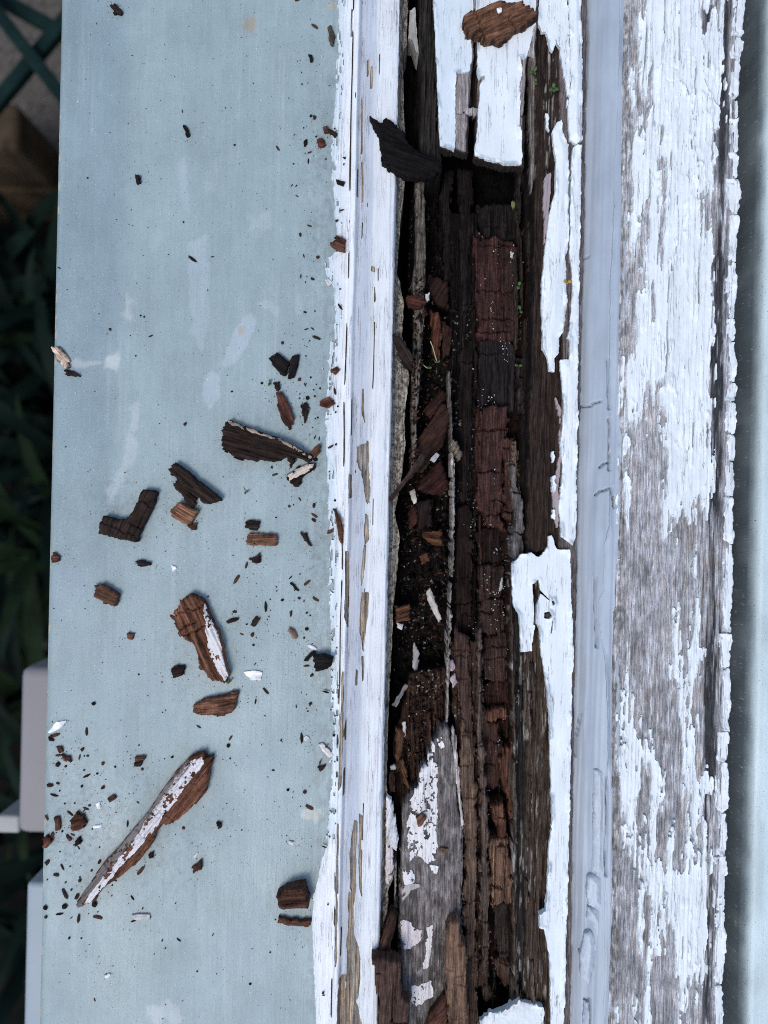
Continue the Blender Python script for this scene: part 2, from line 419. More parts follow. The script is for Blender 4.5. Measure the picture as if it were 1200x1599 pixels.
cut([(557, 695), (575, 690), (577, 745), (578, 775), (574, 790), (570, 760), (562, 735), (556, 720)], 4, 7, (2.2, 30))
cut([(545, 740), (550, 740), (549, 775), (545, 778)], 2, 8); cut([(571, 802), (576, 805), (576, 845), (570, 850), (568, 830)], 1.5, 9)
cut([(569, 850), (573, 850), (569, 900), (565, 915), (564, 900)], 1.5, 10); cut([(565, 925), (577, 924), (575, 960), (570, 1000), (568, 1018), (562, 990), (563, 950)], 1.5, 11)
cut([(538, 860), (545, 860), (543, 985), (538, 965)], 2, 12); cut([(564, 1024), (570, 1024), (569, 1060), (566, 1065)], 1.5, 13)
cut([(555, 1045), (559, 1050), (558, 1072), (555, 1074)], 1, 14)
cut([(534, 1050), (537, 1050), (536, 1150), (533, 1230), (528, 1240), (531, 1130)], 1.2, 15)
cut([(553, 1285), (559, 1284), (557, 1330), (556, 1395), (552, 1420), (547, 1390), (546, 1340), (549, 1310)], 1.5, 16)
cut([(561, 1270), (566, 1270), (566, 1300), (563, 1345), (560, 1320)], 1.5, 17); cut([(560, 1322), (566, 1325), (566, 1400), (562, 1385)], 1.5, 18)
cut([(545, 1400), (552, 1400), (554, 1460), (562, 1475), (565, 1520), (557, 1560), (566, 1590), (564, 1640), (541, 1640), (541, 1500)], 2.5, 19)
cut([(524, 1400), (527, 1400), (526, 1500), (523, 1530), (522, 1480)], 1.2, 20); cut([(530, 1535), (541, 1530), (542, 1640), (524, 1640), (526, 1560)], 4, 21, (2, 30))
cut([(526, 1290), (529, 1290), (528, 1400), (524, 1400)], 1, 22)
# long fine splits along the grain
split = np.full(A.shape, 9.0)
for k, x0 in enumerate((556, 563, 571, 577, 585, 593, 541)):
    c = x0 - 600 + 2.5 * (vn(B / 130, A * 0 + k, 70 + k) - .5) * 2
    on = fbm(B / 70, A * 0 + k * 3, 80 + k, 2)
    sp_ = np.abs(A - c) - 1.25 * sstep(on, .74, .85) + .42; split = np.minimum(split, sp_)
c = 534 - 600 + 1.8 * (vn(B / 90, A * 0, 88) - .5) * 2
split = np.minimum(split, np.abs(A - c) - 1.5 * sstep(fbm(B / 55, A * 0, 89, 2) + .22 * (B < 330) - .04, .52, .64) + .45)
c = 546.5 - 600 + 1.6 * (vn(B / 120, A * 0, 86) - .5) * 2
split = np.minimum(split, np.abs(A - c) - 1.4 * sstep(fbm(B / 75, A * 0, 87, 2), .62, .76) + .45)
pm = np.minimum(pm, split)
tb = np.where((split < 1.2)[..., None] & (pm < 2)[..., None], np.array([.15, .125, .11]), tb)
mask_m = np.minimum(mask_m, A - ledge - 6)
film('timber', A, B, ZM, M_GREY, tb, mask=mask_m, zbot=-.026, parent=moul, origin=MO, zs=MZ)
tp = np.ones(A.shape + (3,)) * np.array([.755, .79, .82])
cove_shade = sstep(AX + wx, 545, 549) * (1 - sstep(AX + wx, 562, 580)); tp *= 1 - .07 * sstep(AX, 545, 548)[..., None] - (.29 * cove_shade)[..., None] * np.array([1, .9, .7])  # bluish shade of the cove is mixed into the paint colour
thin = (1 - sstep(A - ledge, 8, 18)) * (B > -530); thin = thin * (.4 + .6 * sstep(fbm(A / 2, B / 30, 57, 3), .45, .6)); tp = tp * (1 - .7 * thin[..., None]) + np.array([.52, .65, .70]) * .7 * thin[..., None]
curl = .35 * MM * (1 - sstep(pm, 0, 4)) * fbm(A / 20, B / 30, 55)
flat = ((A < -68) & (A - ledge < 40)).astype(float)
thk = np.where(A - ledge < 12, .25, .42) * MM
film('paint_coat', A, B, np.maximum(ZM, 0.35 * MM) + thk + curl, M_MOULD, tp, mask=np.minimum(pm, redge + rag - A - 1), zbot=np.where(A - ledge < 8, 0, ZM - .2 * MM), parent=moul, origin=MO, zs=MZ)

# ---- rotten rail: one timber body with its cavity
RO = ORI(180)
rail = empty('rotten_rail', RO, 'rotten wooden rail with a long dark brown cavity and broken white paint along its edges', 'window rail')
RZ0 = 2 * MM
A, B = grid(-22, 318, BL0, BL1, 1.3)
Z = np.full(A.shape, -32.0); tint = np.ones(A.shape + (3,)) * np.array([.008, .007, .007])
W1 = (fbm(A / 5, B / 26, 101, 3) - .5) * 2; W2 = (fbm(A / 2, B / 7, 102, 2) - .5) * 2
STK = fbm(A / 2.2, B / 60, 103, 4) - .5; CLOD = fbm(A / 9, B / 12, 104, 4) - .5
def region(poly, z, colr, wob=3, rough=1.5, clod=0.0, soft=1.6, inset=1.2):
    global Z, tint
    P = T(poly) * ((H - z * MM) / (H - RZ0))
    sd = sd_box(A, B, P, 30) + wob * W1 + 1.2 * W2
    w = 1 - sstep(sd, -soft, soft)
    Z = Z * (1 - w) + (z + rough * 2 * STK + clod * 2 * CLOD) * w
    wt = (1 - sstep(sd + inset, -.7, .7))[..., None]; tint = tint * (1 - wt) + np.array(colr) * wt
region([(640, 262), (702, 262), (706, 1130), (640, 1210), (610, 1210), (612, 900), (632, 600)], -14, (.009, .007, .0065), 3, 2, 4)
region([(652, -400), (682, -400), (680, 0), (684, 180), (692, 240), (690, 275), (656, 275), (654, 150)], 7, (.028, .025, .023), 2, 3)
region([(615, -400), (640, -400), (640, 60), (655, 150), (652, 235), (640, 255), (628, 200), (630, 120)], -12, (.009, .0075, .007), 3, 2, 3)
region([(690, 170), (830, 170), (822, 330), (690, 330)], -26, (.004, .0035, .0035), 2, 1, 2)  # overhung hollow: its shade is deepened by a near-black colour
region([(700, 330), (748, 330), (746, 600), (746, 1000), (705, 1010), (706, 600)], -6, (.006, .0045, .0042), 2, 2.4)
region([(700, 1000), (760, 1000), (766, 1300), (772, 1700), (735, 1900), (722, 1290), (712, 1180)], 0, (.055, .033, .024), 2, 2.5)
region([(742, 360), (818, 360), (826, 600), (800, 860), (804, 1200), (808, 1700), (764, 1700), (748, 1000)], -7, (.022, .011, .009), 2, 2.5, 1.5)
region([(740, 240), (820, 240), (818, 372), (742, 372)], -24, (.004, .0035, .0035), 2, 2, 2)  # shade at the hollow's lower end, also painted in near-black
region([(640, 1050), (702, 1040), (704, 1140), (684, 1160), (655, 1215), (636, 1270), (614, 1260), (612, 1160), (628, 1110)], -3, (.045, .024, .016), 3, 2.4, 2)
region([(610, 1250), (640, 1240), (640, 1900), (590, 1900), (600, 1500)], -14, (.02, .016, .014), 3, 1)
region([(648, 272), (664, 275), (668, 380), (665, 480), (661, 560), (653, 650), (650, 735), (641, 735), (643, 560), (646, 480), (641, 440), (649, 400)], 1.5, (.15, .13, .11), 3, 3, 2)
# right-hand wall of the cavity
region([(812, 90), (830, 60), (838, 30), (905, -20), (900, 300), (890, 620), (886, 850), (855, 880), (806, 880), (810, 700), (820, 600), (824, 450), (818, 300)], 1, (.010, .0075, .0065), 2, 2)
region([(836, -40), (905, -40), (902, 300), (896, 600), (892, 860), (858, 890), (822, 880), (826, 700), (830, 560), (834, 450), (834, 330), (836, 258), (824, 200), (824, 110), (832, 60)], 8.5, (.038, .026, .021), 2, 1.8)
region([(824, 100), (836, 95), (838, 258), (834, 300), (828, 300), (824, 200)], 8, (.18, .16, .145), 3, 3)
region([(798, 870), (850, 860), (870, 1000), (874, 1200), (868, 1430), (870, 1900), (806, 1900), (800, 1400), (805, 1200), (797, 1000)], 5.5, (.070, .050, .038), 2.5, 3)
region([(800, 900), (818, 900), (822, 1200), (820, 1560), (806, 1560), (805, 1200)], 3, (.026, .024, .023), 2, 2.5)
region([(868, -400), (925, -400), (915, 400), (905, 800), (893, 1599), (885, 1900), (862, 1900), (866, 1430), (870, 1200), (860, 1000), (872, 860), (878, 560)], 10.3, (.15, .125, .12), 1.5, .8)
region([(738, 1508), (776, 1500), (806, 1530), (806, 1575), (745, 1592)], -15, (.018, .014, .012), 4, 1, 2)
# sound timber under the intact paint at the top
region([(680, -420), (870, -420), (842, 20), (838, 100), (826, 90), (820, 190), (790, 188), (740, 184), (700, 180), (684, 178), (680, 0)], 12.0, (.36, .32, .31), 1.2, .5, inset=3.4)
region([(737, 40), (741, 40), (743, 105), (752, 118), (746, 130), (744, 185), (731, 185), (734, 128), (737, 108)], 3, (.035, .028, .024), 2.5, 2)
Z = blur(Z, 1)
wf = sstep(fbm(A / 1.8, B / 26, 110, 3), .60, .68) * (((A > 195) & (B < -90)) | ((A > 205) & (B > 520))) * (Z < 9)
wf = wf * sstep(fbm(A / 10, B / 80, 112), .42, .6)
tint = tint * (1 - .8 * wf[..., None]) + np.array([.34, .32, .29]) * .8 * wf[..., None]
ws = sstep(fbm(A / 2.2, B / 2.6, 113, 2), .74, .79) * ((A > 30) & (A < 215) & (B < 520))
ws *= sstep(fbm(A / 30, B / 40, 114, 2), .45, .62)
tint = tint * (1 - .6 * ws[..., None]) + np.array([.5, .47, .42]) * .6 * ws[..., None]
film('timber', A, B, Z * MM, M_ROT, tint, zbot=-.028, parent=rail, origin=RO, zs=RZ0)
RAILG = (A, B, Z)

# the broken end of the sound timber hangs over the hollow
for k, pl in enumerate(([(684, 170), (732, 174), (731, 238), (722, 240), (712, 234), (700, 236), (687, 230)], [(743, 176), (820, 180), (818, 262), (805, 259), (790, 261), (770, 255), (752, 250), (741, 247)])):
    P = T(pl); lo = P.min(0) - 5; hi = P.max(0) + 5; a_, b_ = grid(lo[0], hi[0], lo[1], hi[1], 1.1)
    m_ = -(sdist(a_, b_, P) + 4.5 * (fbm(a_ / 2.2, b_ / 16, 190 + k, 3) - .5))
    wt = sstep(m_, 2, 5)[..., None]
    film('broken_end', a_, b_, (11.9 + .8 * (fbm(a_ / 2.2, b_ / 60, 192 + k, 3) - .5)) * MM, M_GREY, np.array([.36, .32, .31]) * wt + np.array([.03, .022, .018]) * (1 - wt), mask=m_, zbot=(6 + 3 * fbm(a_ / 2, b_ / 30, 194)) * MM, parent=rail, origin=RO, zs=12 * MM, flatbot=True)
# ---- paint still clinging to the rail: each sheet a part
def sheet(name, poly, z, colr, parent=rail, origin=RO, th=.5, wob=2.0, curl=1.5, mat=None, dens=None, holes=(), dome=0.0, seed=0, s=1.25, ns=(6, 14), below=1.2, label=None):
    P = T(poly); P[:, 1] = np.clip(P[:, 1], -955, 955); lo = P.min(0) - 5; hi = P.max(0) + 5
    A, B = grid(lo[0], hi[0], lo[1], hi[1], s)
    sd = sdist(A, B, P) + wob * 2 * (fbm(A / ns[0], B / ns[1], 200 + seed, 3) - .5) + 2.2 * (fbm(A / 2.6, B / 5, 205 + seed, 3) - .5)
    m = -sd
    for hpoly in holes: m = np.minimum(m, sdist(A, B, T(hpoly)) + 1.5 * (fbm(A / 5, B / 7, 300 + seed) - .5))
    if dens is not None:
        n = ranked(fbm(A / dens[1], B / dens[2], 400 + seed, 4)); m = np.minimum(m, (dens[0] - n) * 12)
    lift = curl * MM * (1 - sstep(m, 0, 7)) * sstep(fbm(A / 14, B / 26, 210 + seed), .45, .75) + .10 * MM * (fbm(A / 3, B / 40, 220 + seed) - .5)
    bulge = dome * MM * np.sqrt(np.clip(m / (m.max() + 1e-6), 0, 1))
    zt = z * MM + th * MM + lift + bulge
    tn = np.ones(A.shape + (3,)) * np.array(colr)
    gr = np.stack([A + seed * 37.0, B + seed * 91.0, 0 * A], -1) * (S * 1000)
    o = film(name, A, B, zt, mat or M_WHITE, tn, mask=m, zbot=(z - below) * MM, parent=parent, origin=origin, zs=z * MM, gr=gr)
    if label and o: o['label'] = label
    return o
WH = (.745, .80, .82)
sheet('paint_sheet', [(744, -420), (746, 110), (748, 122), (758, 118), (757, 125), (750, 131), (748, 170), (746, 205), (741, 243), (752, 247), (770, 253), (790, 257), (815, 258), (816, 240), (812, 200), (813, 160), (811, 130), (815, 112), (812, 92), (822, 92), (826, 78), (830, 60), (836, 40), (838, 10), (840, -420)], 12.3, WH, seed=1)
sheet('paint_sheet', [(676, -420), (677, 0), (680, 60), (683, 120), (685, 180), (687, 228), (700, 232), (710, 236), (712, 200), (711, 150), (712, 115), (720, 114), (733, 112), (737, 100), (736, 55), (740, 45), (741, -420)], 12.2, (.66, .74, .78), seed=2, wob=1.3)
sheet('paint_sheet', [(841, -420), (888, -420), (888, 60), (891, 130), (886, 165), (880, 110), (874, 75), (868, 62), (864, 84), (858, 70), (852, 50), (846, 52), (842, 40)], 11.2, WH, seed=3, wob=3, ns=(4, 16))
sheet('paint_bead', [(889, -420), (908, -420), (909, 100), (909, 220), (900, 227), (889, 219), (887, 170), (891, 130), (889, 60)], 10.8, WH, seed=4, wob=.8, dome=2.2)
sheet('paint_bead', [(893, 232), (908, 228), (905, 400), (902, 600), (899, 840), (893, 851), (876, 838), (873, 790), (878, 730), (875, 690), (880, 640), (878, 600), (874, 562), (889, 562), (890, 530), (886, 528), (891, 500), (894, 440), (890, 395), (891, 300)], 10.8, WH, seed=5, wob=1.2, dome=.8)
sheet('paint_sheet', [(862, 207), (868, 193), (876, 190), (880, 215), (888, 227), (888, 300), (887, 390), (883, 400), (885, 470), (880, 515), (873, 527), (872, 553), (866, 560), (866, 580), (857, 580), (856, 562), (847, 545), (846, 490), (846, 440), (850, 400), (856, 350), (866, 300), (868, 250)], 10.6, WH, seed=6, wob=1.2, dome=1.6)
sheet('paint_sheet', [(799, 880), (808, 872), (812, 866), (830, 863), (842, 871), (850, 862), (856, 852), (857, 838), (862, 835), (866, 850), (870, 858), (890, 858), (894, 1000), (891, 1200), (886, 1400), (880, 1599), (875, 1900), (860, 1900), (859, 1500), (850, 1450), (842, 1448), (842, 1425), (852, 1420), (855, 1390), (857, 1330), (862, 1280), (860, 1200), (858, 1130), (855, 1080), (848, 1040), (843, 990), (838, 972), (834, 975), (830, 1016), (813, 1018), (811, 960), (803, 950), (800, 920)], 10.9, WH, seed=7, wob=1.2,
      holes=[[(831, 912), (841, 905), (845, 925), (838, 945), (836, 975), (832, 975), (833, 935)], [(860, 938), (864, 936), (866, 942), (862, 945)], [(850, 957), (858, 954), (862, 961), (857, 967), (850, 965)], [(844, 922), (858, 936), (859, 939), (843, 925)], [(861, 968), (863, 968), (862, 985), (860, 1000)]], s=1.15)
sheet('paint_sheet', [(745, 1900), (748, 1592), (765, 1582), (790, 1574), (800, 1566), (812, 1566), (848, 1568), (850, 1900)], 7, WH, seed=8, wob=4.5, below=1.5, ns=(7, 8), dome=2)
sheet('paint_flake', [(782, 1582), (798, 1566), (812, 1556), (812, 1563), (803, 1575), (790, 1586)], 10, (.66, .68, .70), seed=9, wob=.8, curl=3, below=.4)
sheet('paint_flake', [(640, 20), (648, 17), (651, 40), (653, 70), (656, 88), (650, 82), (645, 62), (638, 60)], 2, (.40, .39, .38), seed=10, wob=1.0, below=10)
for k, pl in enumerate(([(867, 620), (872, 640), (874, 690), (870, 730), (863, 770), (868, 830), (873, 820), (873, 760), (877, 720), (876, 640)], [(849, 280), (860, 270), (858, 330), (850, 380)])):
    sheet('paint_flake', pl, 9.6, (.36, .30, .31), seed=20 + k, wob=2.5, mat=M_CHALK, curl=.3)
for k, pl in enumerate(([(862, 706), (866, 704), (866, 720), (863, 722)], [(861, 745), (866, 742), (867, 768), (862, 770)], [(862, 795), (866, 796), (866, 810), (862, 808)], [(852, 178), (857, 178), (857, 205), (853, 200)])):
    sheet('paint_flake', pl, 9.4, WH, seed=30 + k, wob=2.2, s=.8, ns=(3, 4))

# ---- grey putty strip
PO = ORI(325)
putty = empty('putty_strip', PO, 'smooth blue-grey putty strip with hairline cracks between white bead and peeling board', 'putty')
A, B = grid(280, 378, BL0, BL1, 1.7)
lf = -3 + line(B, [(916, -300), (910, 0), (908, 228), (905, 400), (902, 600), (899, 840), (894, 1000), (892, 1200), (887, 1400), (881, 1599), (875, 1900)])
rt = line(B, [(984, -300), (981, 0), (977, 150), (976, 300), (972, 420), (970, 560), (967, 650), (964, 760), (963, 860), (962, 1000), (962, 1200), (958, 1400), (956, 1599), (950, 1900)])
tt = np.clip((A - lf) / (rt - lf), 0, 1)
Z = np.interp(tt, [0, .08, .2, .5, .8, 1], [6.4, 6.4, 7.2, 10.4, 13.0, 13.3]) * MM + .6 * MM * (fbm(A / 3.5, B / 240, 120, 4) - .5) + .25 * MM * (fbm(A / 20, B / 50, 121) - .5)
def crackline(poly, w=1.0, dep=1.2):
    global Z
    p = T(poly); d = np.full(A.shape, 1e9)
    for (x1, y1), (x2, y2) in zip(p[:-1], p[1:]):
        ex, ey = x2 - x1, y2 - y1; L = ex * ex + ey * ey + 1e-9
        t = np.clip(((A - x1) * ex + (B - y1) * ey) / L, 0, 1); d = np.minimum(d, np.hypot(A - x1 - t * ex, B - y1 - t * ey))
    Z = Z - dep * MM * (1 - sstep(d, w * .6, w * 1.6))
pt = np.ones(A.shape + (3,)) * np.array([.36, .415, .475])
pt *= (1 + .20 * (fbm(A / 3, B / 260, 127, 4) - .5) + .12 * (fbm(A / 14, B / 40, 128, 3) - .5))[..., None]
dirt = sstep(fbm(A / 2.5, B / 14, 129, 3), .56, .68) * (np.exp(-((A - lf) / 7) ** 2) + .6 * np.exp(-((rt - A) / 6) ** 2))
pt = pt * (1 - .6 * dirt[..., None]) + np.array([.16, .15, .15]) * .6 * dirt[..., None]
m = np.minimum(A - lf, rt + 2 * (fbm(B / 12, A / 9, 122) - .5) * 2 - A)
CR = [[(918, 0), (921, 60), (920, 130), (917, 160)], [(930, 900), (929, 960), (931, 1010)], [(908, 1120), (903, 1160), (902, 1185)], [(945, 1210), (944, 1300), (943, 1362)], [(918, 1455), (913, 1470), (912, 1485), (906, 1487)], [(920, 1560), (919, 1599)], [(948, 560), (949, 640)], [(904, 636), (912, 633), (920, 634), (928, 628), (938, 627)], [(930, 770), (940, 766), (952, 764), (954, 780), (955, 792)], [(950, 655), (949, 700), (949, 735)], [(936, 728), (945, 725), (949, 722)], [(909, 400), (916, 399), (922, 396)]]
for c in CR: crackline([(x_ + random.uniform(-1.2, 1.2), y_ + random.uniform(-3, 3)) for (x0_, y0_), (x1_, y1_) in zip(c[:-1], c[1:]) for x_, y_ in ((x0_, y0_), ((x0_ + x1_) / 2, (y0_ + y1_) / 2))] + [c[-1]], 1.1, 2.6)
Z += .5 * MM * (fbm(A / 9, B / 300, 119, 3) - .5) * 2
film('putty_body', A, B, Z, M_PUTTY, pt, mask=m, zbot=-.01, parent=putty, origin=PO, zs=10 * MM)
# second skin of paint over its right half, edge lifted
e2 = line(B, [(968, -300), (964, 0), (962, 140), (960, 200), (957, 270), (955, 340), (950, 460), (949, 640), (948, 790), (947, 820), (941, 850), (940, 920), (934, 940), (934, 970), (938, 1000), (942, 1040), (944, 1075), (945, 1100), (946, 1180), (944, 1250), (942, 1330), (940, 1599), (936, 1900)])
m2 = np.minimum(A - e2 - 1.6 * (fbm(B / 16, A / 30, 125, 3) - .5) * 2, m - 1)
lift = (.9 * MM) * (1 - sstep(m2, 0, 5)) * sstep(fbm(B / 90, A / 90, 126), .42, .66)
film('paint_skin', A, B, Z + .30 * MM + lift, M_PUTTY, pt * np.array([1.02, 1.03, 1.05]), mask=m2, zbot=Z - .2 * MM, parent=putty, origin=PO, zs=10 * MM)
for k, (pl, dm) in enumerate((([(926, 1200), (942, 1200), (944, 1265), (942, 1300), (941, 1359), (924, 1360), (925, 1290)], 2.6), ([(917, 1366), (924, 1362), (941, 1363), (941, 1415), (918, 1412), (915, 1390)], 3.0), ([(917, 1414), (938, 1417), (936, 1450), (932, 1468), (926, 1440), (916, 1432)], 2.4), ([(912, 1456), (922, 1450), (931, 1470), (928, 1505), (918, 1536), (906, 1520), (906, 1490)], 2.4))):
    sheet('paint_blister', pl, 10.2, (.46, .51, .565), parent=putty, origin=PO, seed=40 + k, wob=.8, dome=dm, curl=.8, mat=M_PUTTY)
sheet('paint_blister', [(911, 1560), (918, 1562), (922, 1640), (910, 1640)], 10, (.37, .42, .49), parent=putty, origin=PO, seed=46, wob=1, dome=1, mat=M_PUTTY)

# ---- peeling board on the right
BO = ORI(455)
board = empty('peeling_board', BO, 'grey weathered board with streaks of peeling white paint and black mould at right', 'board')
DENS = """1139999989833631 1178999999999811 3362999999999921 1124467988999721 2476666777697211 1377557878995311 1563649987641111 1544749999876211
0166644898899411 0065589999998411 0046799999998311 2789787999998411 4675338999987411 0711515999966711 2620004999894811 3730104997847311
2620414651230021 2000000231250001 2100000110052001 0000000054373001 0010000044697101 1410000123731001 3662110011641001 3677750011761001
1867284211386421 1671274111384211 1424661262353321 1001776687999821 0001526558899912 0000426418999912 0000131112865511 2323651100331101""".split()
rtl0 = [(984, -300), (981, 0), (977, 150), (976, 300), (972, 420), (970, 560), (967, 650), (964, 760), (963, 860), (962, 1000), (962, 1200), (958, 1400), (956, 1599), (950, 1900)]
DM = np.array([[int(c) for c in r] for r in DENS], float) / 9
BZ = 15.5 * MM
A, B = grid(345, 556, BL0, BL1, 1.3)
xl = line(B, [(987, -300), (980, 0), (966, 800), (956, 1599), (950, 1900)]); xr = line(B, [(1156, -300), (1150, 0), (1136, 800), (1120, 1599), (1114, 1900)])
rtl = line(B, rtl0) - 3; t = (A - xl) / (xr - xl)
py = 799.5 - (B * CT - A * ST)                      # photo row of every vertex
fy = np.clip(py / 50 - .5, 0, 30.999); fx = np.clip(t * 16 - .5, 0, 14.999)
i0 = fy.astype(int); j0 = fx.astype(int); fy -= i0; fx -= j0
D = (DM[i0, j0] * (1 - fx) + DM[i0, j0 + 1] * fx) * (1 - fy) + (DM[i0 + 1, j0] * (1 - fx) + DM[i0 + 1, j0 + 1] * fx) * fy
G1 = fbm(A / 4.2, B / 75, 130, 4); G2 = fbm(A / 9, B / 26, 131, 4, .6)
nn = ranked(.55 * ranked(G1) + .45 * ranked(G2) + .20 * fbm(A / 1.8, B / 7, 132, 3))
Zw = np.interp(t, [-.05, 0, .05, .4, .8, 1, 1.08, 1.14], [13, 13.6, 14.4, 15.6, 15.6, 15.0, 14.4, 13.5]) * MM
ridge = (fbm(A / 2.4, B / 90, 133, 4) - .5)
Zw = Zw + .55 * MM * ridge + .25 * MM * (fbm(A / 6, B / 10, 134) - .5)
mould = np.exp(-((t - .90) / .055) ** 2) * sstep(fbm(A / 4, B / 50, 135, 4), .34, .52) * np.where(py < 250, 1.2, 1)
mould = np.clip(mould + np.exp(-((t - .74) / .05) ** 2) * (np.abs(py - 35) < 28) * 1.0 + 1.1 * np.exp(-((t - .875) / .075) ** 2) * (sstep(py, 360, 420) * (1 - sstep(py, 770, 860)) + sstep(py, 980, 1030) * (1 - sstep(py, 1190, 1260))) * sstep(fbm(A / 2.4, B / 50, 136, 4), .34, .50), 0, 1)
mould = np.clip(mould + .75 * sstep(ridge, .16, .26) * sstep(t, .55, .85), 0, 1)
tw = np.ones(A.shape + (3,)) * np.array([.51, .51, .525])
br = sstep(fbm(A / 5, B / 34, 137, 4), .53, .66) * np.where((t > .60) & (py > 780) & (py < 1250), 1, .62)
br *= .6
tw = tw * (1 - br[..., None]) + np.array([.45, .37, .31]) * br[..., None]
ol = (1 - sstep(t, .02, .13)) * sstep(fbm(A / 4, B / 9, 138, 3), .38, .6)
tw = tw * (1 - .75 * ol[..., None]) + np.array([.20, .185, .165]) * .75 * ol[..., None]
gy = sstep(fbm(A / 25, B / 40, 139, 3), .4, .6) * (py > 800) * (1 - sstep(t, .55, .75)); tw *= (1 - .28 * gy)[..., None]
tw = tw * (1 - .93 * mould[..., None]) + np.array([.022, .022, .026]) * .93 * mould[..., None]
xo = [(1168, -300), (1163, 0), (1161, 40), (1152, 130), (1152, 240), (1153, 300), (1150, 400), (1147, 500), (1148, 600), (1147, 700), (1144, 800), (1142, 950), (1139, 1050), (1137, 1150), (1134, 1250), (1131, 1400), (1130, 1500), (1127, 1599), (1122, 1800)]
D = np.clip((D - .5) * 1.35 + .55, 0, 1)
D = np.where((py > 380) & (py < 800) & (t > .84) & (t < .95), D * .4, D)
pmk = (D - nn) * 16
pmk = np.where(D > .95, np.maximum(pmk, .6), pmk); pmk = np.where(D < .06, np.minimum(pmk, -.4), pmk)
for k in range(15):                                   # long drying splits through the coat
    c = 358 + 185 * ((k * .618) % 1) + 3 * (vn(B / 160, A * 0 + k, 140 + k) - .5) * 2
    pmk = np.minimum(pmk, (np.abs(A - c) - 1.5 * sstep(fbm(B / 60, A * 0 + k * 5, 160 + k, 2), .64, .76) + .4) * 1.0)
CRK = [[(1098, 85), (1098, 120), (1105, 140), (1118, 162), (1128, 172)], [(1060, 125), (1070, 140), (1074, 152)], [(1080, 165), (1083, 195), (1085, 240)], [(1095, 60), (1101, 85)], [(1088, 245), (1089, 300), (1088, 322)]]
for c in CRK:
    p = T(c); d = np.full(A.shape, 1e9)
    for (x1, y1), (x2, y2) in zip(p[:-1], p[1:]):
        ex, ey = x2 - x1, y2 - y1; u = np.clip(((A - x1) * ex + (B - y1) * ey) / (ex * ex + ey * ey), 0, 1); d = np.minimum(d, np.hypot(A - x1 - u * ex, B - y1 - u * ey))
    pmk = np.minimum(pmk, d + 1.6 * (fbm(A / 4, B / 4, 170) - .5) - .7)
edge_l = t - .01; pmk = np.minimum(pmk, A - rtl - 2); pmk = np.minimum(pmk, (1.03 - t) * 60)
pmk = .55 * pmk + .45 * blur(pmk, 2)
wash_ = sstep(pmk, -5.5, -.3) * sstep(fbm(A / 2.2, B / 12, 174, 4), .36, .56) * .75 * (1 - mould)
tw = tw * (1 - wash_[..., None]) + np.array([.66, .69, .72]) * wash_[..., None]
film('timber', A, B, Zw, M_GREY, tw, mask=np.minimum(line(B, xo) - 3.5 + 2 * (fbm(A / 9, B / 14, 142) - .5) - A, A - rtl - 1.5 * (fbm(A / 9, B / 9, 143) - .5)), zbot=-.06, parent=board, origin=BO, zs=BZ)
Zp = Zw + .36 * MM + .9 * MM * sstep(fbm(A / 16, B / 30, 175, 2), .5, .7) * (1 - sstep(pmk, 0, 3.5)) + .55 * MM * (1 - sstep(pmk, 0, 2.5)) * fbm(A / 8, B / 20, 171) - .30 * MM * ridge
for (cx, cy, r) in ((1056, 97, 11), (1050, 117, 11), (1072, 86, 7)):
    q = T([(cx, cy)])[0]; d = np.hypot(A - q[0], B - q[1]); Zp -= .4 * MM * np.exp(-((d - r) / .9) ** 2) * sstep(fbm(A / 5, B / 5, 172), .35, .6)
Zp += .25 * MM * (fbm(A / 12, B / 20, 173, 3) - .5)
tpn = np.ones(A.shape + (3,)) * np.array([.745, .80, .82])
film('paint_coat', A, B, Zp, M_CHALK, tpn, mask=pmk, zbot=Zw - .1 * MM, parent=board, origin=BO, zs=BZ)
# brittle flakes of paint along the outer arris, each its own piece
xo = [(1168, -300), (1163, 0), (1161, 40), (1152, 130), (1152, 240), (1153, 300), (1150, 400), (1147, 500), (1148, 600), (1147, 700), (1144, 800), (1142, 950), (1139, 1050), (1137, 1150), (1134, 1250), (1131, 1400), (1130, 1500), (1127, 1599), (1122, 1800)]
yb = -200; k = 0
while yb < 1700:
    Lh = [52, 70, 92, 110, 45, 78, 38, 64][k % 8] * (.8 if yb < 800 else 1.25)
    y0, y1 = yb + 1.2, yb + Lh - 1.2
    f = lambda y: float(np.interp(y, [p[1] for p in xo], [p[0] for p in xo]))
    wl = 17 + 4 * math.sin(k * 2.3)
    pts = [(f(y0) - wl, y0), (f(y0) - 2, y0), (f(y0) - .5 + math.sin(k * 5.1), y0 + Lh * .2), (f((y0 + y1) / 2) + 1.2 * math.sin(k * 3.7), (y0 + y1) / 2), (f(y1) - .5, y1 - Lh * .12), (f(y1) - 2, y1), (f(y1) - wl + 2 * math.sin(k), y1)]
    sheet('paint_flake', pts, 14.0, (.74, .785, .80), parent=board, origin=BO, seed=60 + k, wob=2.2, th=.7, dome=.4, mat=M_CHALK, ns=(5, 9), below=2.5)
    yb += Lh; k += 1

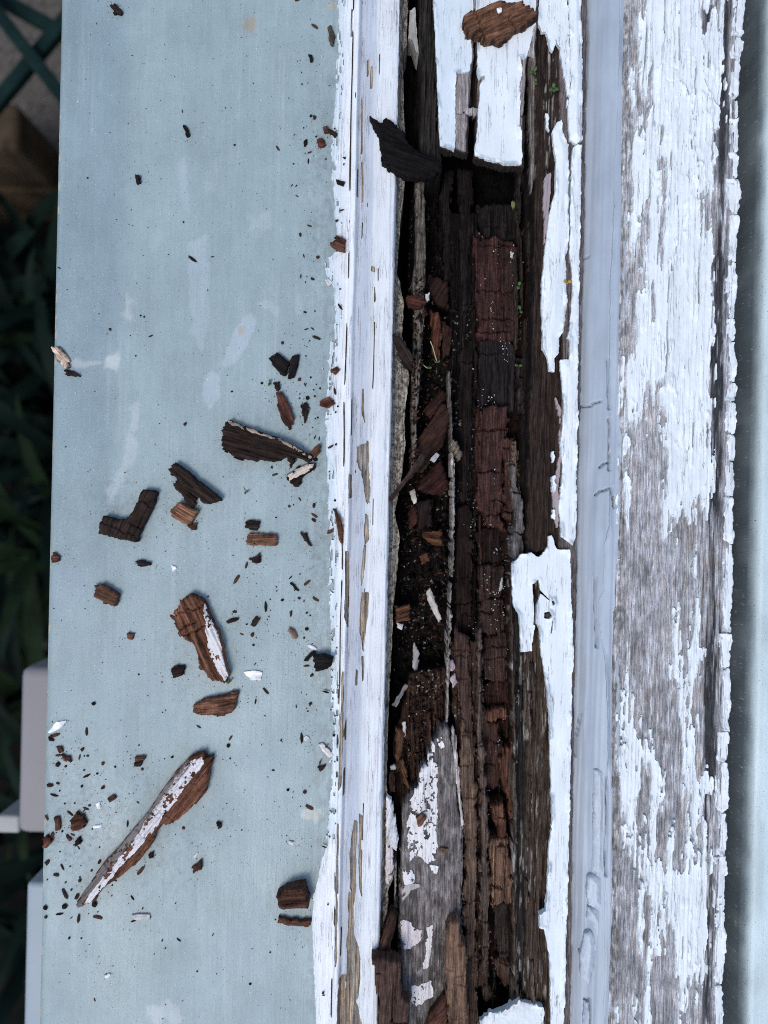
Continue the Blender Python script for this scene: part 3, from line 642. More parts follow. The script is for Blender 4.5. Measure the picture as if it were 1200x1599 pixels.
# ---- the pale blue board beyond the gap
xg = [(1194, -300), (1187, 0), (1184, 200), (1182, 400), (1182, 600), (1179, 800), (1177, 1000), (1176, 1200), (1174, 1400), (1172, 1599), (1168, 1900)]
A, B = grid(560, 860, BL0, BL1, 3)
g0 = 588
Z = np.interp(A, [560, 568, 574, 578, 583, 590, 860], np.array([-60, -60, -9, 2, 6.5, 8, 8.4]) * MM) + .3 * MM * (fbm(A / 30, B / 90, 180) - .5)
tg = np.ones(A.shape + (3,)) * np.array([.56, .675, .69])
wall = 1 - sstep(A + 2.5 * (fbm(A / 6, B / 40, 181, 3) - .5) * 2, 577, 587)  # shade inside the gap, painted into the colour of this side wall
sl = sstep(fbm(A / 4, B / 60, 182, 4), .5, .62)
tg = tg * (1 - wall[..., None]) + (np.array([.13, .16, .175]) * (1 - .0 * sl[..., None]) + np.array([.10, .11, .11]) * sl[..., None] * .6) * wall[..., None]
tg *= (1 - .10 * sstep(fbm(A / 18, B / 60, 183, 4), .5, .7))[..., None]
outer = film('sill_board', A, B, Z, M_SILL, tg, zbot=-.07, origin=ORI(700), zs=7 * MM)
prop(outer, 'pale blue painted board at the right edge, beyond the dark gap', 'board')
# ================================================================== PIECES, CHIPS AND DEBRIS
def slab(name, poly, zb, th, colr, ang=90, parent=None, origin=None, wob=2.0, rough=.32, crk=0.0, tilt=(0, 0), mat=None, s=None, seed=None, edge=1.2, layers=(), label=None, cat=None, group=None, dark_edge=0.0, mottle=0.0, jag=None, warp=0.0):
    """a broken piece of wood: traced outline, grain ridges, checks across the grain, rounded broken edges (mm)"""
    slab.n += 1; seed = 500 + slab.n * 7 if seed is None else seed
    P = T(poly); P[:, 1] = np.clip(P[:, 1], -955, 955); lo = P.min(0) - 4; hi = P.max(0) + 4
    ext = max(hi - lo)
    if s is None: s = 1.25 if ext > 40 else (1.0 if ext > 18 else .75)
    if jag is None: jag = 2.2 if ext > 26 else (1.0 if ext > 16 else .3)
    ca, sa = math.cos(math.radians(ang)) , math.sin(math.radians(ang))
    c0 = P.mean(0); slope = np.array(tilt)
    if origin is None: origin = (c0[0] * S * (H - zb * MM) / H, c0[1] * S * (H - zb * MM) / H, zb * MM)
    def fields(A, B):
        g = A * ca + B * sa; h = -A * sa + B * ca
        e = wob * 2 * (fbm(h / 2.5, g / 7, seed, 3) - .5) + wob * .8 * (fbm(A / 6, B / 6, seed + 1, 2) - .5) + jag * 2 * (fbm(h / 1.7, g / 60, seed + 17, 2) - .5) + warp * 2 * (fbm(A / 16, B / 16, seed + 18, 2) - .5)
        m = -(sdist(A, B, P) + e)
        st = fbm(h / 2.6, g / 34, seed + 2, 4) - .5
        z = th * (1 - .28 * np.exp(-np.clip(m, 0, 99) / edge)) + th * rough * .7 * st + .28 * (fbm(A / 3, B / 3, seed + 3, 2) - .5)
        step = np.floor(fbm(h / 7, g / 90, seed + 4, 2) * 6) / 6 - .5
        z = z + th * rough * 1.9 * step
        if crk > 0:
            rr_ = random.Random(seed); g0, g1 = g.min(), g.max(); h0, h1 = h.min(), h.max()
            for _ in range(max(1, int((g1 - g0) / 40))):
                gi = rr_.uniform(g0, g1); hc = rr_.uniform(h0, h1); hw = rr_.uniform(.2, .7) * (h1 - h0)
                d = np.abs(g - gi - 11 * (fbm(h / 7, 0 * g + gi, seed + 5, 3) - .5)); on = 1 - sstep(np.abs(h - hc), hw * .7, hw)
                z = z - crk * th * on * (1 - sstep(d, .5, 1.7))
                z = z - .5 * crk * th * rr_.uniform(-1, 1) * sstep(g - gi, -1, 1) * on
            for _ in range(max(1, int((h1 - h0) / 22))):
                hi_ = rr_.uniform(h0, h1); gc = rr_.uniform(g0, g1); gw = rr_.uniform(.2, .6) * (g1 - g0)
                d = np.abs(h - hi_ - 3 * (fbm(g / 14, 0 * g + hi_, seed + 6, 3) - .5)); on = 1 - sstep(np.abs(g - gc), gw * .7, gw)
                z = z - .7 * crk * th * on * (1 - sstep(d, .4, 1.5))
        z = z + slope[0] * (A - c0[0]) * S * 1000 + slope[1] * (B - c0[1]) * S * 1000
        return m, np.maximum(z, .12), g, h, st
    A, B = grid(lo[0], hi[0], lo[1], hi[1], s)
    m, z, g, h, st = fields(A, B)
    tn = np.ones(A.shape + (3,)) * np.array(colr) * (1 + .7 * (fbm(A / 8, B / 8, seed + 9, 3) - .5) + .55 * st + 1.1 * (np.floor(fbm(h / 7, g / 90, seed + 4, 2) * 6) / 6 - .42))[..., None]
    if dark_edge: tn *= (1 - dark_edge * (1 - sstep(m, .5, 4)) * sstep(fbm(A / 5, B / 5, seed + 10), .4, .6))[..., None]
    if mottle: tn = tn * (1 + mottle * 2 * (fbm(h / 9, g / 22, seed + 15, 4) - .5))[..., None] + (sstep(fbm(h / 5, g / 16, seed + 16, 4), .56, .68) * mottle * .12)[..., None]
    gr = np.stack([h + seed * 3.1, g + seed * 7.7, 0 * A], -1) * (S * 1000)
    zsc = (zb + th) * MM
    if layers and parent is None and label:
        root = empty(name, origin, label, cat, group)
        o = film('wood_body', A, B, (zb + z) * MM, mat or M_CHIP, np.maximum(tn, .002), mask=m, zbot=zb * MM, parent=root, origin=origin, zs=zsc, gr=gr)
    else:
        root = film(name, A, B, (zb + z) * MM, mat or M_CHIP, np.maximum(tn, .002), mask=m, zbot=zb * MM, parent=parent, origin=origin, zs=zsc, gr=gr, flatbot=ext < 30)
        if root is None: return None
        if parent is None: prop(root, label, cat, group)
    for (ln, lp, lc, ld) in layers:
        sd = sdist(A, B, T(lp)) + 2.2 * (fbm(h / 3, g / 9, seed + 11, 3) - .5) + 5 * (fbm(h / 7, g / 8, seed + 14, 3) - .5)
        lm = np.minimum(-sd, m - .8)
        if ld < 1: lm = np.minimum(lm, (ld - ranked(.55 * fbm(h / 7, g / 13, seed + 12, 3) + .45 * fbm(h / 2, g / 3.5, seed + 13, 4))) * 10)
        film(ln, A, B, (zb + z + .35) * MM, M_CHALK, lc, mask=lm, zbot=(zb + z - .2) * MM, parent=root, origin=origin, zs=zsc, gr=gr)
    return root
slab.n = 0

# ---- cuboid pieces of brown rot inside the cavity: parts of the rail
RB = [
 ([(742, 378), (775, 372), (810, 385), (808, 450), (812, 520), (780, 528), (748, 520), (745, 470)], -9, 8, (.062, .023, .018)),
 ([(745, 318), (808, 322), (812, 372), (760, 368), (746, 350)], -14, 9, (.018, .014, .014)),
 ([(750, 535), (800, 532), (808, 560), (810, 636), (790, 641), (750, 636)], -9, 6.5, (.026, .021, .022)),
 ([(745, 648), (796, 643), (788, 720), (784, 800), (788, 822), (765, 818), (747, 790)], -9, 8, (.058, .022, .017)),
 ([(786, 690), (806, 685), (808, 740), (800, 810), (790, 800)], -8, 10, (.075, .033, .022)),
 ([(747, 826), (785, 824), (782, 883), (748, 880)], -9, 4, (.026, .016, .014)),
 ([(748, 889), (788, 885), (790, 980), (775, 987), (748, 985)], -9, 8, (.048, .022, .017)),
 ([(752, 996), (795, 991), (798, 1063), (770, 1061), (755, 1059)], -9, 6, (.042, .021, .016)),
 ([(757, 1066), (798, 1068), (800, 1100), (760, 1103)], -9, 5, (.032, .016, .013)),
 ([(756, 1108), (796, 1105), (798, 1125), (770, 1128), (757, 1126)], -9, 10, (.14, .060, .034)),
 ([(752, 1132), (782, 1132), (788, 1180), (784, 1226), (765, 1234), (752, 1220)], -9, 7.5, (.055, .024, .017)),
 ([(782, 1190), (805, 1150), (808, 1250), (800, 1274), (788, 1235)], -9, 10, (.09, .038, .022)),
 ([(768, 1265), (784, 1259), (796, 1298), (795, 1309), (780, 1308)], -9, 13, (.15, .065, .038)),
 ([(765, 1316), (799, 1313), (804, 1403), (795, 1412), (770, 1415), (765, 1360)], -9, 12.5, (.16, .088, .056)),
 ([(772, 1420), (795, 1417), (800, 1500), (780, 1500), (772, 1460)], -9, 6.5, (.034, .023, .019)),
 ([(776, 1503), (800, 1503), (803, 1545), (780, 1540)], -9, 8, (.075, .042, .028)),
 ([(722, 1140), (742, 1180), (747, 1300), (743, 1480), (728, 1480), (726, 1300), (718, 1220)], 0, 4.5, (.11, .068, .045)),
 ([(712, 990), (733, 1000), (738, 1100), (742, 1172), (722, 1140), (708, 1050)], 0, 3.5, (.066, .032, .023)),
 ([(746, 1000), (752, 1000), (756, 1120), (762, 1250), (764, 1480), (753, 1490), (750, 1250), (746, 1120)], -3, 7, (.085, .058, .044)),
 ([(728, 1484), (745, 1484), (748, 1590), (740, 1640), (730, 1640)], 0, 3, (.085, .05, .034)),
 ([(752, 1495), (762, 1492), (768, 1560), (758, 1565)], -4, 6, (.05, .03, .022)),
 ([(797, 722), (807, 735), (818, 800), (821, 868), (801, 870), (803, 800)], -6, 12, (.17, .155, .145)),
 ([(800, 690), (810, 690), (812, 760), (806, 740)], -6, 11, (.12, .085, .06)),
 ([(808, 240), (818, 262), (816, 330), (820, 440), (812, 460), (808, 350)], -8, 7, (.028, .022, .020)),
 ([(812, 560), (822, 560), (822, 640), (812, 640)], -8, 10, (.035, .028, .024)),
 ([(718, 270), (738, 270), (738, 470), (722, 480)], -9, 5, (.017, .013, .013)),
 ([(716, 560), (740, 540), (740, 760), (720, 780)], -9, 5, (.020, .014, .013)),
 ([(712, 800), (736, 790), (740, 980), (714, 985)], -9, 5.5, (.026, .015, .013)),
 ([(690, 275), (706, 270), (706, 420), (694, 440)], -12, 6, (.016, .013, .012)),
]
for P_, zb, th, c in RB:
    cy_ = sum(q[1] for q in P_) / len(P_); P_ = [(q[0], cy_ + 1.09 * (q[1] - cy_)) for q in P_]
    if cy_ > 980: c = tuple(1.25 * v for v in c)
    slab('rot_block', P_, zb, th, tuple(.8 * v for v in c), 90, parent=rail, origin=RO, mat=M_WET if c[0] > .04 else M_ROT, wob=3.0, rough=.18, crk=.20, edge=1.0, warp=5.0, jag=2.5, tilt=(random.uniform(-.16, .16), random.uniform(-.07, .07)))
# torn fibres standing along the cavity
rs = random.Random(5)
for k in range(86):
    zone = k % 6
    x, y, z0, c = [(rs.uniform(706, 748), rs.uniform(330, 1000), -7, (.014, .010, .009)), (rs.uniform(706, 760), rs.uniform(1010, 1560), 0, (.060, .036, .026)), (rs.uniform(806, 832), rs.uniform(300, 860), 0, (.030, .022, .018)),
                   (rs.uniform(802, 856), rs.uniform(1030, 1560), 4.5, (.075, .055, .044)), (rs.uniform(745, 806), rs.uniform(400, 1540), -6, (.050, .024, .017)), (rs.uniform(640, 700), rs.uniform(1050, 1200), -4, (.050, .027, .019))][zone]
    L = rs.uniform(35, 130); w_ = rs.uniform(1.6, 4.2); lean = rs.uniform(-.04, .04) * L; f = rs.uniform(.6, 1.7)
    slab('splinter', [(x - w_, y), (x + w_ * .4, y - 3), (x + w_ + lean * .5, y + L * .5), (x + lean + w_ * .3, y + L), (x + lean - w_ * .4, y + L * .96), (x - w_ + lean * .5, y + L * .45)], z0 - 3, rs.uniform(4, 7), tuple(f * v for v in c), 90, parent=rail, origin=RO, mat=M_ROT, wob=1.5, rough=.1, edge=.8, s=1.3)
# thin standing splinters and the weathered plank of the rail's lower end
slab('splinter', [(705, 690), (710, 690), (712, 800), (709, 900), (704, 1000), (702, 1132), (699, 1132), (700, 1000), (705, 900), (707, 800)], -10, 13, (.28, .25, .225), 90, parent=rail, origin=RO, mat=M_GREY, wob=2.4, mottle=.6, rough=.06, edge=.8)
slab('splinter', [(701, 580), (706, 575), (709, 690), (704, 692)], -10, 13, (.14, .12, .11), 90, parent=rail, origin=RO, mat=M_GREY, wob=1.2, rough=.06, edge=.8)
slab('splinter', [(705, 682), (714, 688), (724, 705), (721, 722), (713, 712), (706, 700)], -6, 11, (.20, .16, .12), 60, parent=rail, origin=RO, mat=M_GREY, wob=1.2, rough=.1)
plank = slab('plank', [(688, 1136), (700, 1132), (708, 1160), (714, 1200), (718, 1260), (724, 1292), (723, 1450), (719, 1700), (625, 1700), (622, 1450), (626, 1350), (628, 1262), (640, 1235), (650, 1228), (655, 1205), (668, 1190), (674, 1160)], -12, 17, (.15, .13, .122), 90, parent=rail, origin=RO, mat=M_GREY, wob=3.2, rough=.05, edge=1.0, mottle=.75,
     layers=[('paint_remnant', [(664, 1166), (678, 1158), (684, 1200), (682, 1342), (668, 1348), (652, 1335), (640, 1345), (634, 1300), (640, 1250), (655, 1220)], (.74, .73, .72), .72),
             ('paint_remnant', [(630, 1360), (645, 1356), (648, 1378), (632, 1382)], (.72, .71, .71), .8), ('paint_remnant', [(624, 1436), (636, 1436), (648, 1450), (660, 1452), (656, 1468), (640, 1482), (630, 1478)], (.66, .60, .62), .92),
             ('paint_remnant', [(668, 1448), (676, 1444), (674, 1490), (668, 1512), (660, 1512), (664, 1490)], (.72, .70, .68), .92), ('paint_remnant', [(644, 1540), (674, 1532), (676, 1556), (650, 1572), (642, 1562)], (.72, .71, .71), .88),
             ('paint_remnant', [(626, 1385), (640, 1380), (662, 1382), (640, 1392), (628, 1410)], (.42, .40, .38), .8), ('paint_remnant', [(683, 1155), (690, 1150), (694, 1166), (688, 1172)], (.75, .74, .73), .9), ('paint_remnant', [(670, 1350), (688, 1352), (682, 1364), (672, 1362)], (.75, .74, .73), .8)])
slab('splinter', [(708, 1132), (712, 1150), (716, 1200), (722, 1270), (726, 1290), (722, 1290), (714, 1222), (706, 1160)], 2, 4.5, (.55, .50, .47), 90, parent=rail, origin=RO, mat=M_GREY, wob=.8, rough=.1, edge=.8)
slab('splinter', [(612, 1425), (620, 1430), (618, 1455), (610, 1480), (608, 1502), (592, 1502), (590, 1485), (598, 1460), (604, 1440)], 6, 6, (.050, .026, .018), 70, parent=rail, origin=RO, mat=M_ROT, rough=.15)
slab('splinter', [(616, 1350), (620, 1350), (619, 1440), (616, 1430)], -8, 14, (.5, .44, .42), 90, parent=rail, origin=RO, mat=M_GREY, wob=1.5, rough=.08)
slab('splinter', [(578, 180), (588, 182), (594, 187), (600, 180), (606, 182), (618, 192), (632, 205), (640, 225), (655, 235), (683, 243), (692, 262), (670, 276), (630, 273), (617, 262), (607, 258), (597, 250), (594, 225), (592, 205), (586, 198)], 10.5, 5, (.009, .007, .007), 160, parent=rail, origin=RO, mat=M_ROT, wob=3.2, rough=.16, label='black jagged splinter jutting over the white moulding')
slab('splinter', [(583, 1330), (588, 1330)][:0] or [(604, 1245), (612, 1250), (617, 1280), (622, 1312), (620, 1332), (608, 1322), (602, 1300)], 4, 4, (.62, .63, .65), 80, parent=rail, origin=RO, mat=M_CHALK, wob=.8, rough=.2)
sheet('paint_flake', [(602, 1290), (610, 1300), (616, 1350), (608, 1385), (603, 1380)], 5, (.66, .60, .60), seed=150, wob=2, mat=M_CHALK, dome=1, dens=(.85, 3, 4), below=4)
# nail
def ngon_disc(name, px, py, z, r, h, mat, parent, origin, n=14):
    q = T([(px, py)])[0] * S * (H - z * MM) / H
    V = []; 
    for zz, rr in ((0, r), (h * .6, r), (h, r * .75)):
        V += [(q[0] + rr * S * math.cos(a * 2 * math.pi / n) - origin[0], q[1] + rr * S * math.sin(a * 2 * math.pi / n) - origin[1], (z + zz) * MM - origin[2]) for a in range(n)]
    V.append((q[0] - origin[0], q[1] - origin[1], (z + h * 1.05) * MM - origin[2]))
    Q = [(k * n + a, k * n + (a + 1) % n, (k + 1) * n + (a + 1) % n, (k + 1) * n + a) for k in range(2) for a in range(n)]
    TR = [(2 * n + a, 2 * n + (a + 1) % n, 3 * n) for a in range(n)]
    me = raw_mesh(name, V, Q, mat, tris=TR); o = bpy.data.objects.new(name, me); col.objects.link(o); o.parent = parent; return o
M_NAIL = plain_mat('nail_rust', (.035, .03, .028), .5, .5, 900)
ngon_disc('nail_head', 855.5, 961, 9.6, 4.6, 1.0, M_NAIL, rail, RO)

# ---- chips: (kind, outline, base height, thickness, colour, grain angle, label, extras)
DK = (.030, .019, .015); MB = (.075, .038, .026); LB = (.17, .090, .056); RD = (.085, .036, .024); BK = (.014, .011, .011)
WP = (.74, .74, .74)
C = [
 ('wood_chip', [(345, 700), (346, 672), (351, 656), (358, 654), (390, 668), (440, 683), (487, 712), (482, 722), (462, 712), (455, 724), (446, 714), (425, 720), (405, 716), (398, 720), (380, 716), (370, 718), (358, 708)], 0, 5.5, DK, -14, 'large dark brown tapering wood chip near the moulding', dict(rough=.4, layers=[('pale_edge', [(352, 655), (358, 653), (390, 667), (440, 682), (488, 711), (484, 717), (438, 689), (390, 674), (358, 661)], (.36, .27, .20), .75)])),
 ('wood_chip', [(448, 742), (462, 730), (484, 722), (494, 724), (490, 732), (470, 748), (466, 760), (455, 757), (450, 750)], 0, 3, DK, 30, 'small split chip, half cream and half dark, under the large tapering chip', dict(layers=[('pale_face', [(448, 740), (462, 729), (490, 723), (488, 731), (468, 742), (452, 750)], (.62, .52, .43), .9)])),
 ('wood_splinter', [(484, 707), (498, 692), (502, 698), (494, 712), (486, 714)], 0, 3, MB, 45, 'small brown splinter at the tip of the large tapering chip', {}),
 ('wood_chip', [(258, 735), (272, 722), (282, 728), (305, 748), (343, 778), (342, 782), (322, 788), (300, 772), (268, 757), (276, 748)], 0, 5, DK, -38, 'dark brown slanting wood chip above a small light brown chip', dict(rough=.4)),
 ('wood_chip', [(268, 758), (278, 757), (306, 778), (304, 790), (296, 792), (288, 778)], 0, 2.5, DK, -38, 'narrow dark chip lying along the lower side of the slanting chip', {}),
 ('wood_chip', [(222, 763), (243, 768), (238, 790), (222, 822), (212, 846), (190, 843), (152, 833), (153, 818), (162, 805), (185, 812), (200, 808), (210, 790)], 0, 5, DK, 65, 'dark brown L-shaped wood chip near the left edge of the sill', dict(rough=.2, crk=.2)),
 ('wood_chip', [(266, 795), (280, 784), (308, 798), (302, 812), (292, 820), (268, 806)], 0, 4, LB, -30, 'small light brown chip beside the L-shaped chip', dict(crk=.15)),
 ('wood_chip', [(293, 821), (306, 817), (307, 826), (298, 829)], 0, 2, MB, 0, 'tiny brown chip just below the small light brown chip', {}),
 ('wood_chip', [(384, 836), (390, 833), (430, 834), (433, 838), (430, 853), (384, 849)], 0, 3.5, LB, 2, 'light brown rectangular chip with lengthwise grain', dict(rough=.3)),
 ('wood_chip', [(383, 814), (396, 812), (405, 816), (403, 830), (392, 828), (383, 824)], 0, 2.5, DK, 0, 'small dark chip just above the light brown rectangular chip', {}),
 ('wood_chip', [(146, 916), (158, 912), (184, 930), (178, 948), (160, 942), (146, 932)], 0, 4.5, (.095, .050, .033), -25, 'brown blocky chip below the L-shaped chip', dict(rough=.3)),
 ('wood_chip', [(270, 975), (272, 955), (285, 935), (300, 928), (318, 940), (324, 958), (342, 990), (350, 1030), (357, 1055), (350, 1068), (330, 1065), (318, 1050), (310, 1045), (306, 1020), (300, 1005), (280, 995)], 0, 6, (.13, .062, .038), -65, 'large reddish brown chip with a white painted right side', dict(rough=.25, crk=.3, layers=[('paint_face', [(318, 940), (326, 958), (344, 990), (352, 1030), (358, 1055), (350, 1066), (341, 1050), (327, 1022), (322, 990), (318, 962)], (.70, .68, .67), .8)])),
 ('wood_chip', [(300, 1103), (315, 1095), (345, 1087), (370, 1083), (368, 1100), (362, 1115), (340, 1120), (310, 1118), (300, 1115)], 0, 4.5, (.155, .078, .05), 8, 'light reddish chip lying below the large white-sided chip', dict(rough=.35, crk=.15)),
 ('wood_splinter', [(303, 1180), (316, 1176), (320, 1186), (330, 1185), (325, 1203), (324, 1225), (318, 1240), (302, 1260), (280, 1280), (262, 1290), (250, 1290), (240, 1308), (232, 1325), (215, 1348), (190, 1368), (160, 1390), (142, 1412), (122, 1418), (116, 1416), (130, 1395), (150, 1365), (180, 1330), (220, 1280), (260, 1225), (290, 1190)], 0, 6, (.13, .060, .038), 52, 'long pointed splinter with a white painted edge at lower left', dict(rough=.28, crk=.08, layers=[('grey_edge', [(300, 1180), (290, 1190), (260, 1225), (220, 1280), (180, 1330), (150, 1365), (116, 1416), (124, 1417), (152, 1382), (200, 1325), (240, 1268), (300, 1192)], (.17, .15, .14), .85), ('paint_face', [(298, 1190), (314, 1184), (318, 1194), (290, 1228), (262, 1268), (225, 1316), (182, 1360), (152, 1400), (142, 1411), (130, 1412), (152, 1380), (200, 1324), (240, 1264), (275, 1214)], (.70, .68, .69), .82)])),
 ('wood_chip', [(430, 1402), (455, 1390), (475, 1387), (482, 1410), (480, 1420), (436, 1430)], 0, 8, (.060, .030, .021), 10, 'thick dark brown chip tilted beside the white moulding, near the bottom', dict(tilt=(.1, .25), rough=.25)),
 ('wood_splinter', [(435, 1435), (455, 1438), (485, 1440), (482, 1449), (455, 1447), (435, 1442)], 0, 2.5, MB, -3, 'thin brown splinter just below the thick tilted chip', {}),
 ('wood_chip', [(490, 1027), (505, 1025), (519, 1028), (517, 1040), (512, 1047), (492, 1050)], 0.2, 6, BK, 5, 'black cube-like chip touching the white moulding', dict(rough=.12)),
 ('wood_chip', [(517, 378), (527, 365), (540, 373), (538, 390), (525, 388)], 1.0, 3, (.10, .045, .032), -20, 'reddish square chip on the first white strip of the moulding', {}),
 ('wood_chip', [(420, 558), (432, 551), (452, 565), (446, 584), (440, 586), (428, 572)], 0, 3, BK, -40, 'black four-sided chip, left of a narrow black chip', dict(rough=.2)),
 ('wood_chip', [(456, 556), (466, 553), (465, 572), (460, 588), (449, 591), (452, 575)], 0, 3, BK, 70, 'narrow black upright chip right of the four-sided black chip', {}),
 ('wood_splinter', [(431, 612), (440, 612), (448, 625), (457, 650), (456, 665), (452, 670), (440, 655), (434, 635)], 0, 2.5, (.062, .026, .02), -62, 'leaf-shaped red-brown splinter below the two black chips', dict(rough=.2)),
 ('wood_chip', [(427, 598), (436, 595), (438, 608), (431, 610)], 0, 2, DK, 60, 'tiny dark chip at the top of the leaf-shaped splinter', {}),
 ('wood_chip', [(470, 632), (478, 628), (482, 645), (476, 658), (472, 650)], 0, 2.5, DK, 80, 'ragged dark crumb right of the leaf-shaped splinter', dict(wob=2.5)),
 ('wood_splinter', [(97, 578), (108, 576), (126, 586), (116, 588), (104, 585)], 0, 1.8, DK, -25, 'dark almond-shaped splinter near the left edge of the sill', {}),
 ('wood_splinter', [(80, 542), (90, 540), (106, 560), (108, 573), (100, 574), (88, 560)], 0, 2.0, (.50, .40, .32), -50, 'cream splinter above the almond-shaped splinter at the left edge', dict(dark_edge=.9)),
 ('wood_chip', [(78, 870), (82, 862), (92, 870), (90, 876), (80, 878)], 0, 2.2, RD, 0, 'small red-brown chip on the left edge, halfway down', {}),
 ('wood_splinter', [(210, 876), (222, 874), (237, 879), (234, 885), (214, 883)], 0, 1.8, BK, -5, 'small black splinter below the L-shaped chip', {}),
 ('wood_chip', [(265, 1045), (275, 1040), (287, 1040), (285, 1055), (270, 1060)], 0, 3, DK, 20, 'small dark chip lower left of the large white-sided chip', {}),
 ('wood_chip', [(169, 6), (178, 4), (189, 14), (188, 21), (178, 18)], 0, 2.2, DK, -35, 'dark chip at the top edge of the sill, leftmost up there', {}),
 ('wood_splinter', [(286, 194), (292, 197), (297, 209), (290, 212)], 0, 1.8, BK, -65, 'small black splinter alone in the upper middle of the sill', {}),
 ('wood_splinter', [(211, 272), (217, 273), (220, 284), (214, 285)], 0, 1.8, BK, -60, 'small black splinter alone in the upper left of the sill', {}),
 ('bark_crumb', [(512, 40), (517, 36), (523, 52), (521, 68), (515, 66)], 0.2, 2.2, (.07, .062, .05), -75, 'greyish crumb beside the moulding near the top', dict(wob=2)),
 ('wood_splinter', [(482, 84), (487, 84), (488, 93), (484, 94)], 0, 1.6, BK, 85, 'tiny dark splinter near the top, left of the moulding', {}),
 ('wood_chip', [(504, 195), (511, 194), (514, 204), (507, 205)], 0, 2.5, MB, 20, 'tiny brown chip left in the group beside the moulding, near the black splinter', {}),
 ('wood_chip', [(514, 200), (526, 206), (524, 211), (515, 207)], .6, 2, DK, -25, 'tiny dark chip on the moulding edge level with the black splinter', {}),
 ('bark_crumb', [(494, 215), (503, 213), (509, 224), (503, 229), (497, 226)], 0, 2, RD, 0, 'ragged red-brown crumb below the chips level with the black splinter', dict(wob=2.5)),
 ('wood_chip', [(474, 217), (479, 216), (480, 224), (475, 225)], 0, 1.8, BK, 0, 'tiny black chip left of the ragged red-brown crumb', {}),
 ('wood_chip', [(526, 279), (538, 282), (536, 288), (527, 284)], 1, 2, BK, -15, 'small black chip on the white strip, upper part of the moulding', {}),
 ('wood_chip', [(500, 626), (512, 618), (525, 630), (512, 637), (500, 633)], .2, 2.4, RD, 25, 'red-brown chip astride the ragged paint edge of the moulding', {}),
 ('wood_chip', [(515, 577), (526, 572), (531, 577), (524, 583), (517, 582)], .9, 2.4, RD, 10, 'small red-brown chip on the moulding edge above a similar one', {}),
 ('wood_splinter', [(523, 797), (530, 805), (536, 830), (534, 848), (528, 842), (525, 815)], .9, 3, (.07, .035, .022), -78, 'upright brown splinter lying on the white strip of the moulding', {}),
 ('wood_splinter', [(511, 828), (520, 827), (519, 832), (512, 833)], .6, 1.4, RD, 5, 'tiny red-brown splinter left of the upright brown splinter', {}),
 ('wood_splinter', [(470, 832), (480, 832), (483, 845), (490, 855), (482, 852), (476, 842)], 0, 1.8, DK, -60, 'curled dark splinter between rectangular chip and moulding', {}),
 ('wood_splinter', [(388, 873), (400, 868), (406, 864), (407, 878), (398, 880)], 0, 2, DK, 15, 'hooked dark splinter below the light brown rectangular chip', dict(wob=2.4)),
 ('wood_splinter', [(398, 963), (406, 966), (399, 979), (391, 978)], 0, 1.6, DK, 60, 'diamond-shaped dark splinter right of the large white-sided chip', {}),
 ('wood_splinter', [(352, 970), (368, 965), (371, 967), (356, 974)], 0, 1.4, BK, 18, 'thin black splinter beside the large white-sided chip', {}),
 ('wood_splinter', [(453, 911), (459, 912), (467, 923), (460, 922)], 0, 1.4, BK, -50, 'thin black slanting splinter in the middle of the sill, right half', {}),
 ('bark_crumb', [(450, 983), (458, 981), (465, 996), (456, 999)], 0, 1.6, (.17, .12, .09), -60, 'pale brown fibrous crumb above the black cube-like chip', dict(wob=2.5)),
 ('wood_splinter', [(475, 1032), (489, 1016), (493, 1019), (480, 1033)], 0, 1.6, BK, 45, 'thin black slanting splinter left of the black cube-like chip', {}),
 ('wood_chip', [(197, 990), (208, 991), (206, 1000), (198, 999)], 0, 2, (.10, .05, .038), 0, 'tiny reddish chip between blocky chip and large white-sided chip', {}),
 ('wood_chip', [(66, 1312), (72, 1308), (79, 1316), (74, 1326), (66, 1326)], 0, 2.8, RD, 50, 'red-brown chip on the left edge beside the long splinter', {}),
 ('wood_splinter', [(84, 1279), (91, 1278), (92, 1297), (86, 1299)], 0, 2, MB, 88, 'short upright brown splinter near the left edge at lower left', {}),
 ('wood_chip', [(108, 1284), (118, 1272), (128, 1276), (134, 1288), (120, 1299), (110, 1296)], 0, 3, RD, 20, 'largest ragged red-brown chip of the lower left crumbs', dict(wob=3)),
 ('wood_chip', [(115, 1315), (123, 1310), (126, 1318), (118, 1324)], 0, 2, BK, 30, 'small black chip below the ragged red-brown chip at lower left', {}),
 ('wood_chip', [(166, 1248), (177, 1243), (181, 1249), (170, 1255)], 0, 2, (.085, .042, .028), 20, 'small brown chip above the long splinter, lower left', {}),
 ('wood_splinter', [(210, 1183), (227, 1182), (226, 1189), (212, 1191)], 0, 2, MB, 3, 'upper of two stacked brown splinters left of the long splinter tip', {}),
 ('wood_splinter', [(207, 1192), (221, 1190), (220, 1198), (209, 1198)], 0, 2, DK, 3, 'lower of two stacked dark splinters left of the long splinter tip', {}),
 ('wood_chip', [(299, 1357), (313, 1346), (315, 1360), (302, 1364)], 0, 2.6, (.08, .04, .027), 40, 'small brown wedge-shaped chip right of the long splinter', {}),
 ('wood_chip', [(338, 1287), (345, 1286), (346, 1295), (340, 1295)], 0, 2.2, DK, 0, 'tiny dark chip alone right of the long splinter', {}),
 ('wood_splinter', [(95, 1180), (108, 1184), (111, 1192), (99, 1189)], 0, 2, (.085, .045, .03), -25, 'small brown splinter near the left edge above the lower left crumbs', {}),
 ('wood_splinter', [(88, 1168), (94, 1167), (97, 1176), (92, 1178)], 0, 1.6, MB, -50, 'tiny brown splinter above a small brown splinter at the left edge', {}),
 ('wood_chip', [(230, 1337), (237, 1334), (239, 1343), (232, 1344)], 0, 2.2, DK, 0, 'tiny round dark chip under the middle of the long splinter', {}),
